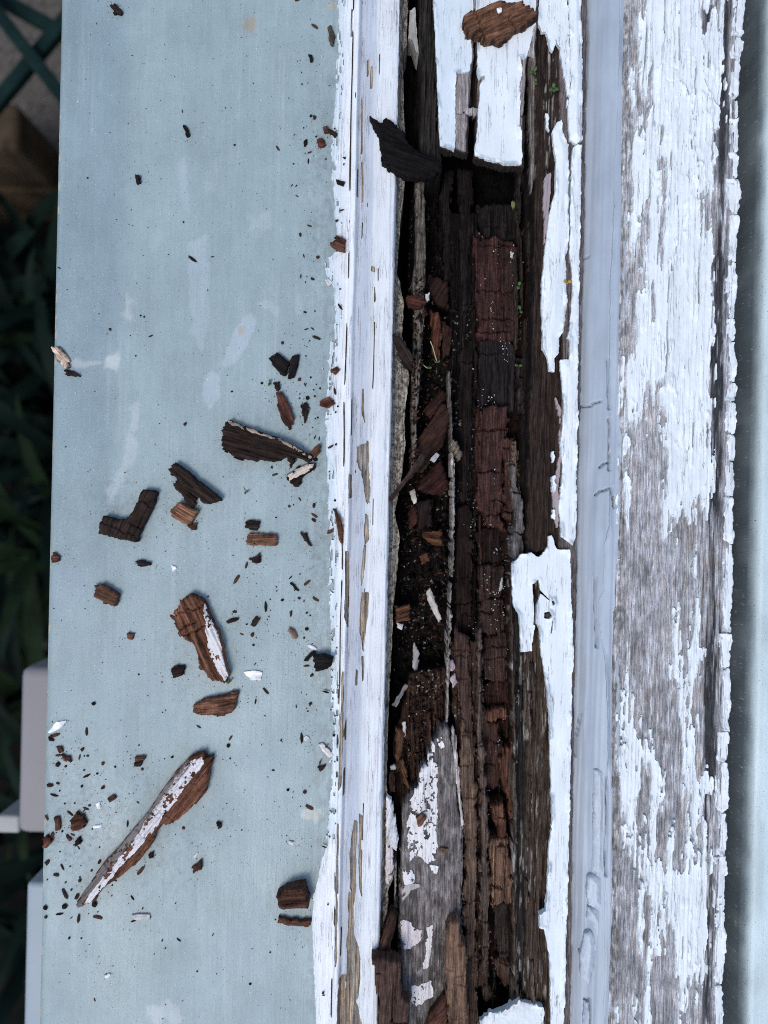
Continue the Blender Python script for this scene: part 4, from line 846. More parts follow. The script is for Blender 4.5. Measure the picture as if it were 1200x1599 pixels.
 ('wood_chip', [(496, 1198), (510, 1196), (506, 1203), (500, 1206)], .2, 2, (.05, .03, .026), 0, 'small dark chip beside the moulding, lower part', {}),
 ('wood_chip', [(723, 24), (738, 9), (754, 6), (770, -2), (816, -4), (822, 4), (838, 6), (844, 17), (828, 28), (826, 34), (806, 42), (797, 54), (782, 64), (772, 58), (758, 59), (744, 50), (729, 47), (727, 36)], 13.2, 5, (.125, .066, .043), 25, 'big brown bark-like chip lying on the intact white paint at the top', dict(rough=.4, crk=.3, dark_edge=.7, jag=3.0)),
 ('wood_chip', [(580, 1497), (590, 1494), (612, 1500), (626, 1505), (628, 1560), (640, 1570), (637, 1640), (590, 1640), (592, 1570), (586, 1540), (584, 1510)], 9.5, 7, (.080, .046, .036), 88, 'brown cross-cracked block at the bottom end of the moulding', dict(rough=.12, crk=.35, tilt=(.0, .04))),
 ('wood_splinter', [(698, 1455), (702, 1445), (718, 1440), (722, 1470), (730, 1480), (733, 1640), (701, 1640), (699, 1530), (697, 1500)], 5.5, 7, (.155, .094, .062), 89, 'long light brown splinter standing on the grey plank at the bottom', dict(rough=.12, crk=.10)),
 ('wood_chip', [(658, 1640), (672, 1585), (690, 1562), (699, 1552), (700, 1640)], 5.2, 4, (.10, .045, .03), 50, 'red-brown chip at the bottom, left of the light brown splinter', {}),
 # loose pieces in the cavity
 ('wood_chip', [(672, 482), (688, 490), (690, 520), (686, 560), (676, 555), (674, 520)], -7, 5, (.10, .040, .026), 85, 'orange-brown upright chip in the cavity beside the grey strip', {}),
 ('wood_chip', [(632, 462), (650, 460), (668, 470), (655, 482), (638, 478)], 2.5, 3, (.085, .030, .022), -10, 'small red-brown chip lying across the grey strip in the cavity', {}),
 ('wood_chip', [(640, 702), (672, 660), (690, 625), (706, 640), (695, 690), (660, 740), (642, 735)], -7, 6, (.058, .028, .021), 52, 'largest slanting brown chip in the left half of the cavity', dict(rough=.25)),
 ('wood_chip', [(660, 642), (688, 606), (702, 614), (672, 652)], -8, 5, (.050, .023, .018), 50, 'slanting brown chip just above the largest slanting chip in the cavity', {}),
 ('wood_chip', [(650, 760), (688, 716), (704, 755), (690, 775), (665, 770)], -8, 6, (.055, .020, .017), 42, 'reddish chip below the largest slanting chip in the cavity', dict(rough=.2)),
 ('wood_splinter', [(606, 780), (640, 735), (655, 712), (668, 705), (660, 726), (612, 783)], 8.8, 3, (.032, .020, .016), 55, 'long dark splinter bridging moulding and cavity halfway down', {}),
 ('wood_chip', [(612, 521), (628, 525), (645, 560), (644, 577), (630, 573), (622, 550)], 7.5, 3, (.032, .021, .018), -55, 'dark chip wedged against the moulding edge above the bridging splinter', {}),
 ('wood_chip', [(655, 832), (690, 828), (692, 855), (672, 850)], -6, 4, (.10, .048, .028), -10, 'light brown chip in the lower rubble of the cavity', {}),
 ('wood_chip', [(654, 869), (668, 864), (671, 875), (660, 881)], -6, 3, (.12, .056, .033), 10, 'small orange chip under the light brown chip in the rubble', {}),
 ('wood_chip', [(617, 948), (640, 944), (641, 968), (618, 973)], -3, 4, (.13, .062, .038), 20, 'orange-brown square chip against the moulding in the lower cavity', {}),
 ('wood_chip', [(668, 425), (700, 440), (702, 480), (684, 475), (666, 450)], -9, 5, (.040, .019, .016), 60, 'dark red chip at the upper end of the rubble in the cavity', {}),
 ('wood_chip', [(690, 500), (706, 510), (704, 548), (692, 560)], -8, 4, (.060, .028, .02), 80, 'narrow brown chip right of the orange-brown upright chip', {}),
 ('wood_chip', [(636, 800), (650, 786), (652, 815), (640, 826)], -6, 4, (.065, .025, .02), 60, 'small dark red chip by the moulding edge under the bridging splinter', {}),
 ('wood_chip', [(648, 785), (672, 780), (676, 822), (655, 826)], -8, 5, (.030, .018, .016), 80, 'dark square chip in the rubble under the reddish chip', {}),
 ('wood_splinter', [(618, 1138), (632, 1140), (628, 1198), (616, 1216)], -5, 5, (.11, .058, .036), 80, 'orange-brown upright splinter at the lower left of the cavity', {}),
 ('wood_splinter', [(624, 1190), (630, 1186), (636, 1210), (645, 1240), (640, 1246), (630, 1222)], -2, 5, (.12, .065, .04), -65, 'thin light brown splinter leaning below the upright splinter', {}),
 ('wood_chip', [(606, 1208), (616, 1205), (618, 1238), (608, 1240)], 0, 5, (.06, .03, .022), 85, 'dark brown chip stuck behind the moulding, lower part', {}),
 ('wood_chip', [(650, 1278), (660, 1270), (666, 1282), (656, 1296)], 5.2, 2, (.13, .07, .045), 50, 'small orange chip on the white remnants of the grey plank', {}),
 ('wood_splinter', [(686, 1326), (700, 1328), (702, 1333), (688, 1333)], 5.3, 1.4, (.14, .085, .055), -5, 'tiny brown splinter lying on the grey plank', {}),
 # paint flakes lying loose
 ('paint_flake', [(380, 1050), (395, 1048), (410, 1050), (408, 1062), (392, 1062)], 0, .8, WP, 0, 'white paint flake beside the large white-sided chip', 'w'),
 ('paint_flake', [(75, 1144), (88, 1128), (103, 1126), (98, 1135), (82, 1144)], 0, .8, (.80, .82, .82), 35, 'bright white paint flake near the left edge', 'w'),
 ('paint_flake', [(480, 1009), (484, 1006), (496, 1012), (494, 1017)], 0, .9, WP, -25, 'narrow white paint flake above the black cube-like chip', 'w'),
 ('paint_flake', [(205, 1430), (232, 1429), (235, 1435), (210, 1438)], 0, .9, (.42, .41, .40), 0, 'grey-white paint flake below the pointed end of the long splinter', 'w'),
 ('paint_flake', [(268, 883), (276, 887), (270, 892)], 0, .7, WP, 0, 'tiny white paint flake right of the small black splinter', 'w'),
 ('paint_flake', [(497, 1163), (504, 1161), (521, 1180), (513, 1185)], .2, 1, (.56, .53, .51), -45, 'dirty white flake against the moulding, lower part', 'w'),
 ('paint_flake', [(473, 1153), (479, 1148), (484, 1155), (476, 1157)], 0, .7, WP, 0, 'small white flake left of the dirty white flake', 'w'),
 ('paint_flake', [(507, 437), (513, 433), (520, 441), (514, 446)], .3, 1, WP, -30, 'white flake on the ragged paint edge, upper part of moulding', 'w'),
 ('paint_flake', [(146, 1291), (158, 1288), (158, 1292), (146, 1295)], 0, .7, WP, 10, 'narrow white flake among the lower left crumbs', 'w'),
 ('paint_flake', [(149, 1255), (156, 1253), (157, 1264), (151, 1265)], 0, .7, WP, 60, 'white flake above the narrow one among the lower left crumbs', 'w'),
 ('paint_flake', [(302, 1338), (308, 1330), (310, 1334), (304, 1341)], 0, .6, WP, 60, 'tiny white flake above the wedge-shaped chip', 'w'),
 ('paint_flake', [(451, 1314), (459, 1315), (457, 1321), (452, 1318)], 0, .7, WP, 0, 'tiny white flake alone at the lower right of the sill', 'w'),
 ('paint_flake', [(163, 1524), (170, 1520), (172, 1524), (166, 1529)], 0, .7, WP, 40, 'tiny white flake alone near the bottom of the sill', 'w'),
 ('paint_flake', [(665, 927), (672, 918), (677, 930), (690, 968), (685, 972), (672, 945)], -5, 1.5, (.62, .58, .53), -65, 'large off-white flake hanging in the lower rubble of the cavity', 'w'),
 ('paint_flake', [(620, 972), (630, 976), (628, 986), (621, 980)], -2, 1.5, (.68, .67, .65), -30, 'white flake below the orange-brown square chip', 'w'),
 ('paint_flake', [(646, 1000), (656, 1022), (650, 1056), (644, 1040)], -6, 1.5, (.40, .39, .38), 80, 'grey leaf-like flake in the lower cavity', 'w'),
 ('paint_flake', [(612, 1102), (634, 1068), (638, 1071), (619, 1105)], -4, 1.5, (.36, .35, .34), 58, 'grey thin sliver slanting in the lower cavity by the moulding', 'w'),
 ('paint_flake', [(668, 1046), (682, 1048), (674, 1078), (667, 1096)], -5, 1.6, (.38, .33, .28), 75, 'pale fibrous sliver right of the grey leaf-like flake', 'w'),
 ('paint_flake', [(640, 768), (648, 762), (652, 784), (646, 788)], -4, 1.5, (.55, .50, .44), 70, 'off-white flake beside the bridging splinter', 'w'),
 ('paint_flake', [(672, 718), (682, 706), (688, 710), (678, 722)], -1, 1, (.75, .75, .74), 40, 'small white flake on the largest slanting chip in the cavity', 'w'),
 ('paint_flake', [(781, 910), (786, 896), (785, 918), (780, 924)], -.8, 1, (.55, .54, .53), 75, 'small grey-white flake on a red-brown block in the cavity', 'w'),
 ('paint_flake', [(798, 392), (803, 394), (802, 403), (798, 400)], -.8, 1, (.70, .70, .69), 70, 'white flake on the topmost red block in the cavity', 'w'),
 ('paint_flake', [(664, 458), (671, 456), (671, 468), (665, 472)], 2.5, 1.5, (.75, .74, .73), 80, 'white flake beside the small red-brown chip in the cavity', 'w'),
 ('paint_flake', [(628, 1130), (634, 1126), (636, 1150), (630, 1152)], -3, 1.5, (.66, .64, .60), 85, 'off-white flake above the orange-brown upright splinter', 'w'),
 ('paint_flake', [(609, 1198), (616, 1194), (620, 1202), (611, 1206)], 1, 1.5, (.7, .7, .7), 20, 'white flake on the chip stuck behind the moulding', 'w'),
 ('paint_flake', [(702, 1034), (708, 1030), (712, 1044), (704, 1050)], 4, 1.5, (.55, .42, .45), 70, 'pinkish flake on the splinter in the middle of the cavity', 'w'),
 ('paint_flake', [(703, 1060), (711, 1052), (715, 1066), (708, 1074)], 3.6, 1.5, (.50, .38, .40), 70, 'pinkish flake below another on the middle splinter', 'w'),
 ('paint_flake', [(776, 12), (784, 10), (784, 17), (778, 19)], 18.6, .7, WP, 30, 'white speck of paint on the big bark-like chip at the top', 'w'),
]
for kind, P_, zb, th, c, ang, lab, ex in C:
    if ex == 'w':
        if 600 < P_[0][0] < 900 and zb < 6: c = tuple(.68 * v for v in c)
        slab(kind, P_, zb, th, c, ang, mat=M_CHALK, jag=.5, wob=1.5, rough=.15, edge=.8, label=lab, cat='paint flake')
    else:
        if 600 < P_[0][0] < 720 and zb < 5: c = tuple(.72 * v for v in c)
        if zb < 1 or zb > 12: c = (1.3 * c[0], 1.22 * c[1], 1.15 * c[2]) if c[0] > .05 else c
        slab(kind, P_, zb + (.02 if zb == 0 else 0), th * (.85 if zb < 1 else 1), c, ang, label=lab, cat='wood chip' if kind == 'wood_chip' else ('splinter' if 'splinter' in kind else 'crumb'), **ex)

# ---- crumbs: small loose bits, one object each
def crumb_mesh(name, seed, flat, longf, colr):
    r = random.Random(seed); n = 7; V = []; 
    for k, (zz, rr) in enumerate(((0, .8), (.45, 1.0), (.9, .6))):
        for a in range(n):
            an = a * 2 * math.pi / n + k * .3; q = rr * r.uniform(.65, 1.15)
            V.append((q * math.cos(an) * longf, q * math.sin(an), zz * flat * r.uniform(.8, 1.15)))
    V.append((0, 0, flat)); V.append((0, 0, 0))
    Q = [(k * n + a, k * n + (a + 1) % n, (k + 1) * n + (a + 1) % n, (k + 1) * n + a) for k in range(2) for a in range(n)]
    TR = [(2 * n + a, 2 * n + (a + 1) % n, 3 * n) for a in range(n)] + [((a + 1) % n, a, 3 * n + 1) for a in range(n)]
    V = np.array(V); g = V[:, [1, 0, 2]] * .5 + seed * 11
    return raw_mesh(name, V, Q, M_CHIP, np.tile(np.array(colr), (len(V), 1)), g, smooth=False, tris=TR)
CM = [crumb_mesh('crumb', k, [.7, .6, .9, .5, .8, .6][k % 6], [1.0, 1.6, 1.2, 2.6, 1.4, 3.4][k % 6], [BK, DK, (.05, .026, .02), MB, BK, DK, RD, DK][k % 8]) for k in range(12)]
def scatter(n, cx, cy, rx, ry, smin, smax, zfun=lambda x, y: 0.0, wexp=1.0):
    out = []
    for _ in range(n):
        while True:
            x = random.gauss(cx, rx); y = random.gauss(cy, ry)
            edge_x = 95 - 35 * y / 1600
            if edge_x + 4 < x < edge_x + 420 and -30 < y < 1630: break
        out.append((x, y, smin + (smax - smin) * random.random() ** 2.2))
    return out
CL = [(34, 105, 1300, 38, 75, 1.5, 4.2, 'tiny dark crumb in the lower left cluster beside the long splinter'), (24, 150, 1370, 40, 60, 1.2, 3.4, 'tiny dark crumb around the pointed end of the long splinter'), (16, 110, 1180, 28, 24, 1.4, 3.6, 'tiny dark crumb near the left edge above the lower left cluster'),
      (26, 480, 250, 22, 160, 1.1, 3.0, 'tiny dark crumb beside the moulding on the upper part of the sill'), (30, 492, 620, 16, 130, 1.2, 3.4, 'tiny dark crumb beside the moulding near the large tapering chip'), (28, 420, 930, 60, 90, 1.1, 3.2, 'tiny dark crumb on the sill below the light brown rectangular chip'),
      (26, 300, 1120, 120, 100, 1.0, 3.0, 'tiny dark crumb on the sill around the light reddish chip'), (26, 260, 500, 120, 300, 1.0, 2.8, 'tiny dark crumb scattered over the emptier upper half of the sill'), (14, 250, 1480, 120, 70, 1.0, 2.6, 'tiny dark crumb on the bottom end of the sill'), (20, 480, 1080, 25, 110, 1.2, 3.2, 'tiny dark crumb beside the moulding near the black cube-like chip')]
k = 0
for (n_, cx, cy, rx, ry, s0, s1, lab) in CL:
    for (x, y, r) in scatter(n_, cx, cy, rx, ry, s0, s1):
        o = bpy.data.objects.new('wood_crumb', CM[k % len(CM)]); col.objects.link(o); k += 1
        q = T([(x, y)])[0] * S
        sc_ = r * S; o.location = (q[0], q[1], .00012); o.scale = (sc_, sc_, sc_ * 1.1); o.rotation_euler = (0, 0, random.uniform(0, 6.28))
        prop(o, lab, 'crumb', 'crumbs: ' + lab[10:])
# crumbs lying on the moulding and its strips
for k in range(30):
    y = random.uniform(0, 1590); x = 533 - 35 * y / 1600 + 12 * 35 / 1600 + random.gauss(6, 6)
    q = T([(x, y)])[0]; zz = float(mprofile(np.array([q[0] + 600]), 0)[0]) + .75 * MM
    o = bpy.data.objects.new('wood_crumb', CM[k % len(CM)]); col.objects.link(o); f = S * (H - zz) / H; r = random.uniform(1.0, 2.4) * S
    o.location = (q[0] * f, q[1] * f, zz); o.scale = (r, r, r); o.rotation_euler = (0, 0, random.uniform(0, 6.28))
    prop(o, 'tiny dark wood crumb caught on the white strips of the moulding', 'crumb', 'wood crumbs caught on the moulding')

# ---- dust and rubble nobody could count
def dust(name, pts3, sizes, colrs, label, mat):
    n = len(pts3); base = np.array([(0, .9, 0), (-.8, -.5, 0), (.8, -.5, 0), (.05, 0, .8)]); F = np.array([(0, 1, 3), (1, 2, 3), (2, 0, 3)])
    an = rng.uniform(0, 6.28, n); c, s_ = np.cos(an), np.sin(an); st = rng.uniform(.5, 2.2, n)
    bx = base[None, :, 0] * st[:, None]; by = np.repeat(base[None, :, 1], n, 0)
    V = np.stack([bx * c[:, None] - by * s_[:, None], bx * s_[:, None] + by * c[:, None], np.repeat(base[None, :, 2], n, 0)], -1) * np.asarray(sizes)[:, None, None] + np.asarray(pts3)[:, None, :]
    TR = (F[None] + (np.arange(n) * 4)[:, None, None]).reshape(-1, 3)
    g = rng.uniform(0, 300, (n, 1, 3)) + np.zeros((n, 4, 3))
    me = raw_mesh(name, V.reshape(-1, 3), np.zeros((0, 4)), mat, np.repeat(np.asarray(colrs), 4, 0), g.reshape(-1, 3), smooth=False, tris=TR)
    o = bpy.data.objects.new(name, me); col.objects.link(o); return prop(o, label, 'debris', kind='stuff')
n = 1500
u = rng.uniform(-515, -98, n); v = rng.uniform(-830, 830, n)
w = rng.random(n) < (.25 + .75 * np.exp(-((u + 110) / 60) ** 2) + .9 * np.exp(-((u + 480) / 90) ** 2 - ((v + 480) / 180) ** 2))
u, v = u[w], v[w]; n = len(u); cc = np.where((rng.random(n) < .3)[:, None], np.array([.7, .7, .7]), np.array([.02, .014, .011]))
dust('wood_dust', np.stack([u * S, v * S, np.full(n, .0001)], -1), rng.uniform(.5, 1.25, n) * S, cc, 'fine dark and white specks of dust on the blue-grey sill', M_CHIP)
cen = [(np.mean([q[0] for q in c[1]]), np.mean([q[1] for q in c[1]]), max(12, .45 * (max(q[0] for q in c[1]) - min(q[0] for q in c[1])))) for c in C if c[2] == 0]
pk = rng.integers(0, len(cen), 1500); ce = np.array(cen)[pk]
xy = ce[:, :2] + rng.normal(0, 1, (1500, 2)) * (ce[:, 2:3] * .9 + 5); q = T(xy); ok = (q[:, 0] > -512) & (q[:, 0] < -98); q = q[ok]; n = len(q)
cc = np.where((rng.random(n) < .12)[:, None], np.array([.62, .62, .6]), np.where((rng.random(n) < .4)[:, None], np.array([.07, .035, .022]), np.array([.018, .013, .011])))
dust('chip_dust', np.stack([q[:, 0] * S, q[:, 1] * S, np.full(n, .0001)], -1), rng.uniform(.35, 1.0, n) * S, cc, 'fine wood dust shed around the larger chips on the sill', M_CHIP)
# rubble in the cavity sits on the timber
GA, GB, GZ = RAILG
def on_rail(u, v, zs=RZ0):
    j = np.clip(((u - GA[0, 0]) / 1.3).astype(int), 0, GA.shape[1] - 1); i = np.clip(((v - GB[0, 0]) / 1.3).astype(int), 0, GB.shape[0] - 1); return GZ[i, j] * MM
n = 2600; yy = rng.uniform(430, 1200, n); xx = np.where(rng.random(n) < .8, rng.normal(665, 22, n), rng.uniform(720, 810, n)); q = T(np.stack([xx, yy], -1)); zz = on_rail(q[:, 0], q[:, 1]); ok = zz < .004
q, zz = q[ok], zz[ok]; n = len(zz); rr = rng.random(n)
cc = np.where((rr < .08)[:, None], np.array([.55, .50, .44]), np.where((rr < .36)[:, None], np.array([.055, .027, .018]), np.array([.014, .010, .009])))
dust('cavity_rubble', np.stack([q[:, 0] * S * (H - RZ0) / H, q[:, 1] * S * (H - RZ0) / H, zz + .0002], -1), rng.uniform(.8, 5.0, n) ** 1.0 * S * np.where(rr < .08, .55, 1), cc, 'loose brown and pale crumbs heaped inside the rotten cavity', M_CHIP)
n = 900; yy = rng.uniform(380, 1280, n); xx = 775 + rng.normal(0, 22, n); q = T(np.stack([xx, yy], -1)); zz = on_rail(q[:, 0], q[:, 1]) + .0065
ok = fbm(q[:, 0] / 18, q[:, 1] / 30, 777, 2) > .60; q, zz = q[ok], zz[ok]; n = len(zz)
dust('paint_dust', np.stack([q[:, 0] * S, q[:, 1] * S, np.minimum(zz, .0)], -1), rng.uniform(.4, 1.3, n) * S, np.tile([.7, .7, .68], (n, 1)), 'white paint specks sprinkled over the red-brown blocks', M_CHIP)

# ---- seedlings
M_LEAF = plain_mat('seedling_leaf', (.06, .11, .03), .5, .3, 800)
M_OLIVE = plain_mat('olive_leaf', (.15, .16, .05), .5, .3, 800)
M_YEL = plain_mat('yellow_leaf', (.36, .26, .07), .5, .3, 800)
M_STEM = plain_mat('pale_stem', (.45, .50, .34), .5, .2, 800)
def leaf(parent, L, Wd, ang, rise, mat, name='leaf'):
    V = []; Q = []; n = 6
    for i in range(n + 1):
        t_ = i / n; w_ = Wd * .5 * math.sin(math.pi * (t_ * .92 + .06)) ** .8
        zc = rise * math.sin(t_ * 2.2) * L
        for sgn in (-1, 0, 1): V.append((t_ * L, sgn * w_, zc + abs(sgn) * w_ * .35))
    for i in range(n):
        for j in range(2): a = i * 3 + j; Q.append((a, a + 3, a + 4, a + 1))
    me = raw_mesh(name, V, Q, mat); o = bpy.data.objects.new(name, me); col.objects.link(o); o.parent = parent; o.rotation_euler = (0, 0, ang)
    md = o.modifiers.new('thick', 'SOLIDIFY'); md.thickness = .00018
    return o
def stem(parent, p0, p1, r, mat, name='stem'):
    p0, p1 = Vector(p0), Vector(p1); d = (p1 - p0); q_ = d.to_track_quat('Z', 'Y'); V = []; n = 6; m_ = 4
    for i in range(m_ + 1):
        c = p0 + d * (i / m_) + Vector((math.sin(i * 1.3) * r * .8, math.cos(i) * r * .6, 0))
        for a in range(n): V.append(c + q_ @ Vector((r * math.cos(a * 6.283 / n), r * math.sin(a * 6.283 / n), 0)))
    Q = [(i * n + a, i * n + (a + 1) % n, (i + 1) * n + (a + 1) % n, (i + 1) * n + a) for i in range(m_) for a in range(n)]
    me = raw_mesh(name, [tuple(v_) for v_ in V], Q, mat); o = bpy.data.objects.new(name, me); col.objects.link(o); o.parent = parent; return o
def seedling(px, py, z, leaves, label, mat=M_LEAF, st=None):
    q = T([(px, py)])[0] * S * (H - z * MM) / H
    r = empty('seedling', (q[0], q[1], z * MM), label, 'seedling')
    for (L, Wd, a) in leaves: leaf(r, .8 * L * S, .75 * Wd * S, math.radians(a), .35, mat)
    e = (0, 0, -2.5 * MM) if st is None else (st[0] * S, st[1] * S, -1.5 * MM)
    stem(r, e, (0, 0, 0), .8 * S, M_STEM if st else mat)
    return r
seedling(865, 138, 12, [(10, 7, 95), (11, 7, 215), (10, 7, 335), (8, 6, 275)], 'bright four-leaved seedling in the bare patch at upper right of the cavity')
seedling(834, 112, 11, [(10, 6, 60), (9, 6, 200), (7, 5, 300)], 'darker small seedling left of the four-leaved one', M_LEAF)
seedling(838, 128, 11, [(7, 5, 120), (6, 5, 260)], 'tiny two-leaved seedling just below the darker seedling', M_LEAF)
seedling(811, 446, 2, [(8, 7, 85), (8, 7, 250)], 'tiny round-leaved sprout on the right wall of the cavity, topmost there', M_LEAF)
seedling(813, 484, 2, [(9, 6, 110), (8, 5, 290)], 'tiny sprout below the round-leaved sprout on the cavity wall', M_LEAF)
seedling(810, 571, 2, [(8, 5, 175), (8, 5, 5)], 'tiny two-leaved sprout lowest on the right wall of the cavity', M_LEAF)
seedling(684, 566, -1, [(6, 4, 40), (7, 4, 170)], 'leggy sprout with a long pale stem amid the cavity rubble', M_LEAF, st=(-12, 34))
seedling(670, 575, -2, [(6, 5, 20), (5, 4, 150)], 'short pale-stemmed sprout left of the leggy sprout', M_LEAF, st=(-13, 8))
seedling(886, 440, 11.5, [(9, 7, 5), (8, 7, 175), (5, 4, 280)], 'yellowish leaf pair in the crack beside the white bead', M_YEL)
seedling(384, 768, 1, [(6, 4, 20), (5, 4, 250)], 'tiny uprooted sprout lying on the sill', M_LEAF, st=(-9, 12))
lo_ = seedling(422, 597, 1, [(8, 5, 250), (6, 4, 100)], 'green leaf scrap beside the leaf-shaped splinter', M_LEAF)
seedling(360, 1064, 1, [(8, 6, 200), (6, 4, 60)], 'green leaf scrap at the foot of the large white-sided chip', M_LEAF)
ol = seedling(802, 326, -4, [(15, 9, 100)], 'olive leaf stuck in the dark upper end of the cavity', M_OLIVE)

# ================================================================== GARDEN BELOW THE SILL
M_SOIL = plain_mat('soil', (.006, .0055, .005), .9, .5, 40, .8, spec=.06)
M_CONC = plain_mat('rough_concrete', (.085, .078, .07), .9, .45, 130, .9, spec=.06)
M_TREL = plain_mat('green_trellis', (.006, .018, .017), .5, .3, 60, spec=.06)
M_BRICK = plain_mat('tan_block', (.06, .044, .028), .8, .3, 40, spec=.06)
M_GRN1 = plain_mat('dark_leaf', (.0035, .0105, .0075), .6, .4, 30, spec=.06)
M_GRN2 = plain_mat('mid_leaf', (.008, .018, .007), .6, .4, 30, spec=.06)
M_POST = plain_mat('grey_post', (.25, .24, .25), .6, .06, 20)
M_BRKT = plain_mat('white_bracket', (.36, .37, .36), .6, .08, 20)
M_RAILB = plain_mat('blue_grey_rail', (.30, .36, .40), .5, .06, 20)
M_WALL = plain_mat('render_wall', (.35, .34, .33), .9, .15, 30, .6)

def G(px, py, z):
    q = T([(px, py)])[0] * S * (H - z) / H; return Vector((q[0], q[1], z))
def bevel_box(name, dims, mat, bev=.004, parent=None):
    import bmesh
    bm = bmesh.new(); bmesh.ops.create_cube(bm, size=1)
    for v_ in bm.verts: v_.co = Vector((v_.co.x * dims[0], v_.co.y * dims[1], v_.co.z * dims[2]))
    bmesh.ops.bevel(bm, geom=bm.edges[:], offset=bev, segments=3, affect='EDGES', profile=.6)
    me = bpy.data.meshes.new(name); bm.to_mesh(me); bm.free(); me.materials.append(mat)
    for p in me.polygons: p.use_smooth = True
    o = bpy.data.objects.new(name, me); col.objects.link(o)
    if parent: o.parent = parent
    return o
GZ0 = -.75
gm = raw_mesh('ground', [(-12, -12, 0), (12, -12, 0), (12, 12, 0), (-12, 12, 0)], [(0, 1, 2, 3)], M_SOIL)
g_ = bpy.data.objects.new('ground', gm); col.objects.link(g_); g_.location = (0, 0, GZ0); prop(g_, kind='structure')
# the house wall that carries the sill
wl = bevel_box('wall_below', (.40, 3.0, .70), M_WALL, .003); wl.location = (.11, 0, -.40 - .03); prop(wl, kind='structure')
# rough concrete slab, tan block, trellis
cs = bevel_box('concrete_slab', (.34, .44, .06), M_CONC, .01); c = G(20, 55, -.66); cs.location = (c.x - .08, c.y + .03, -.69); prop(cs, 'blurred rough grey concrete slab behind the green trellis at top left', 'paving')
tb_ = bevel_box('tan_block', (.13, .05, .10), M_BRICK, .008); c = G(50, 197, -.50); tb_.location = (c.x - .08, c.y, -.55); prop(tb_, 'blurred tan block below the green trellis at top left', 'block')
sup = bevel_box('block_pile', (.14, .05, .10), M_BRICK, .006); sup.location = (c.x - .08, c.y, -.652); prop(sup, 'tan block under the upper tan block at top left', 'block')
tr = empty('trellis', G(48, 95, -.42), 'dark green diagonal garden trellis at the top left corner', 'trellis')
for (x0, y0, x1, y1, dz) in ((-120, -130, 140, 205, 0), (-60, 205, 160, -60, -.012), (-140, -95, 160, 70, -.024), (-200, 130, 60, -210, -.012)):
    p0, p1 = G(x0, y0, -.42), G(x1, y1, -.42); d = p1 - p0
    o = bevel_box('slat', (d.length, .013, .011), M_TREL, .002, tr); o.location = (p0 + p1) / 2 - tr.location + Vector((0, 0, dz)); o.rotation_euler = (0, 0, math.atan2(d.y, d.x))
# plants
def blade_mesh(name, L, Wd, droop, mat, n=9):
    V = []; Q = []
    for i in range(n + 1):
        t_ = i / n; w_ = Wd * .5 * (math.sin(math.pi * min(1, .12 + .88 * t_)) ** .7) * (1 - t_ * .25)
        x = L * math.sin(t_ * 1.1) / 1.0; z = L * (.75 * t_ - droop * t_ * t_)
        for sgn in (-1, 0, 1): V.append((x, sgn * w_, z + abs(sgn) * w_ * .4))
    for i in range(n):
        for j in range(2): a = i * 3 + j; Q.append((a, a + 3, a + 4, a + 1))
    return raw_mesh(name, V, Q, mat)
BLD = [[blade_mesh('leaf', L, w_, dr, mt) for (L, w_, dr) in ((.20, .016, .5), (.26, .020, .62), (.16, .024, .35))] for mt in (M_GRN1, M_GRN2)]
def plant(px, py, z, kind, nl, label, k=1.0):
    p = G(px, py, z); r = empty('strap_leaf_plant', (p.x, p.y, GZ0), label, 'plant', 'plants below the sill')
    for i in range(nl):
        o = bpy.data.objects.new('leaf', BLD[kind][i % 3]); col.objects.link(o); o.parent = r
        o.location = (random.uniform(-.02, .02), random.uniform(-.02, .02), random.uniform(0, z - GZ0 - .1)); o.rotation_euler = (random.uniform(-.25, .25), random.uniform(-.5, .2), i * 2.4 + random.uniform(-.3, .3)); o.scale = (k,) * 3
    stem(r, (0, 0, 0), (0, 0, max(.05, z - GZ0 - .08)), .006, M_GRN1)
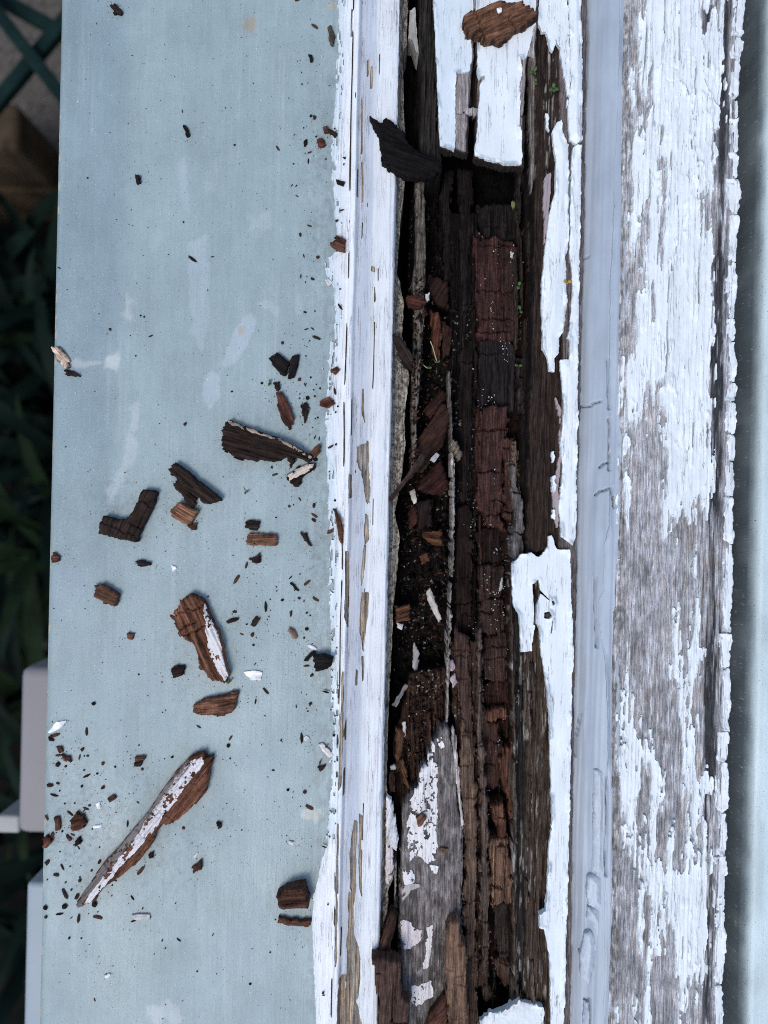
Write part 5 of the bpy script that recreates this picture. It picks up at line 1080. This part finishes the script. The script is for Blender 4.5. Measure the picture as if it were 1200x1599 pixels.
for (px, py, z, kd, nl, lab, k) in ((20, 420, -.45, 0, 26, 'dark strap-leaved plant below the trellis on the left', 1), (-40, 600, -.50, 0, 26, 'very dark strap-leaved plant left of the sill, upper half', 1.1), (40, 740, -.45, 0, 22, 'dark plant with arching blades beside the middle of the sill', 1), (10, 870, -.42, 1, 22, 'greener leafy plant left of the sill, middle', .9),
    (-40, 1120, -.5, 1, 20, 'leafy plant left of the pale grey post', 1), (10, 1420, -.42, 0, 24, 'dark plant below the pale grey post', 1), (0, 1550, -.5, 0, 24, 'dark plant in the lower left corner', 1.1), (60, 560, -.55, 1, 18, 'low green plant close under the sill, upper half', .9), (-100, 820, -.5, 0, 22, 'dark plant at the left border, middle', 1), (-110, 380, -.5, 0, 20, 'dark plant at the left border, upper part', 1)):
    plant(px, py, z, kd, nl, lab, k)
# pale post and rail close under the sill edge
pz = -.13
p0, p1 = G(31, 1042, pz), G(75, 1304, pz)
pr = empty('garden_post', (p0.x, p0.y, GZ0), 'blurred pale grey post with a white bracket just left of the sill', 'post')
o = bevel_box('post', (.05, p0.y - p1.y, .62), M_POST, .006, pr); o.location = (.025, (p1.y - p0.y) / 2, .62 / 2); o.parent = pr
b0, b1 = G(7, 1268, pz - .01), G(31, 1296, pz - .01)
o = bevel_box('bracket', (b1.x - b0.x + .004, b0.y - b1.y, .03), M_BRKT, .002, pr); o.location = ((b0.x + b1.x) / 2 - p0.x, (b0.y + b1.y) / 2 - p0.y, pz - .02 - GZ0); 
rz = -.085
p0, p1 = G(41, 1378, rz), G(56, 1760, rz)
o = bevel_box('rail', (.03, p0.y - p1.y, .66), M_RAILB, .003); o.location = (p0.x + .015, (p0.y + p1.y) / 2, rz - .33); prop(o, 'blurred blue-grey board on edge below the sill at lower left', 'board')
o.name = 'board_edge'
st_ = bevel_box('stone', (.05, .06, .05), M_CONC, .018); c = G(14, 1060, -.6); st_.location = (c.x, c.y, GZ0 + .025); prop(st_, 'blurred pale stone left of the top of the grey post', 'stone')
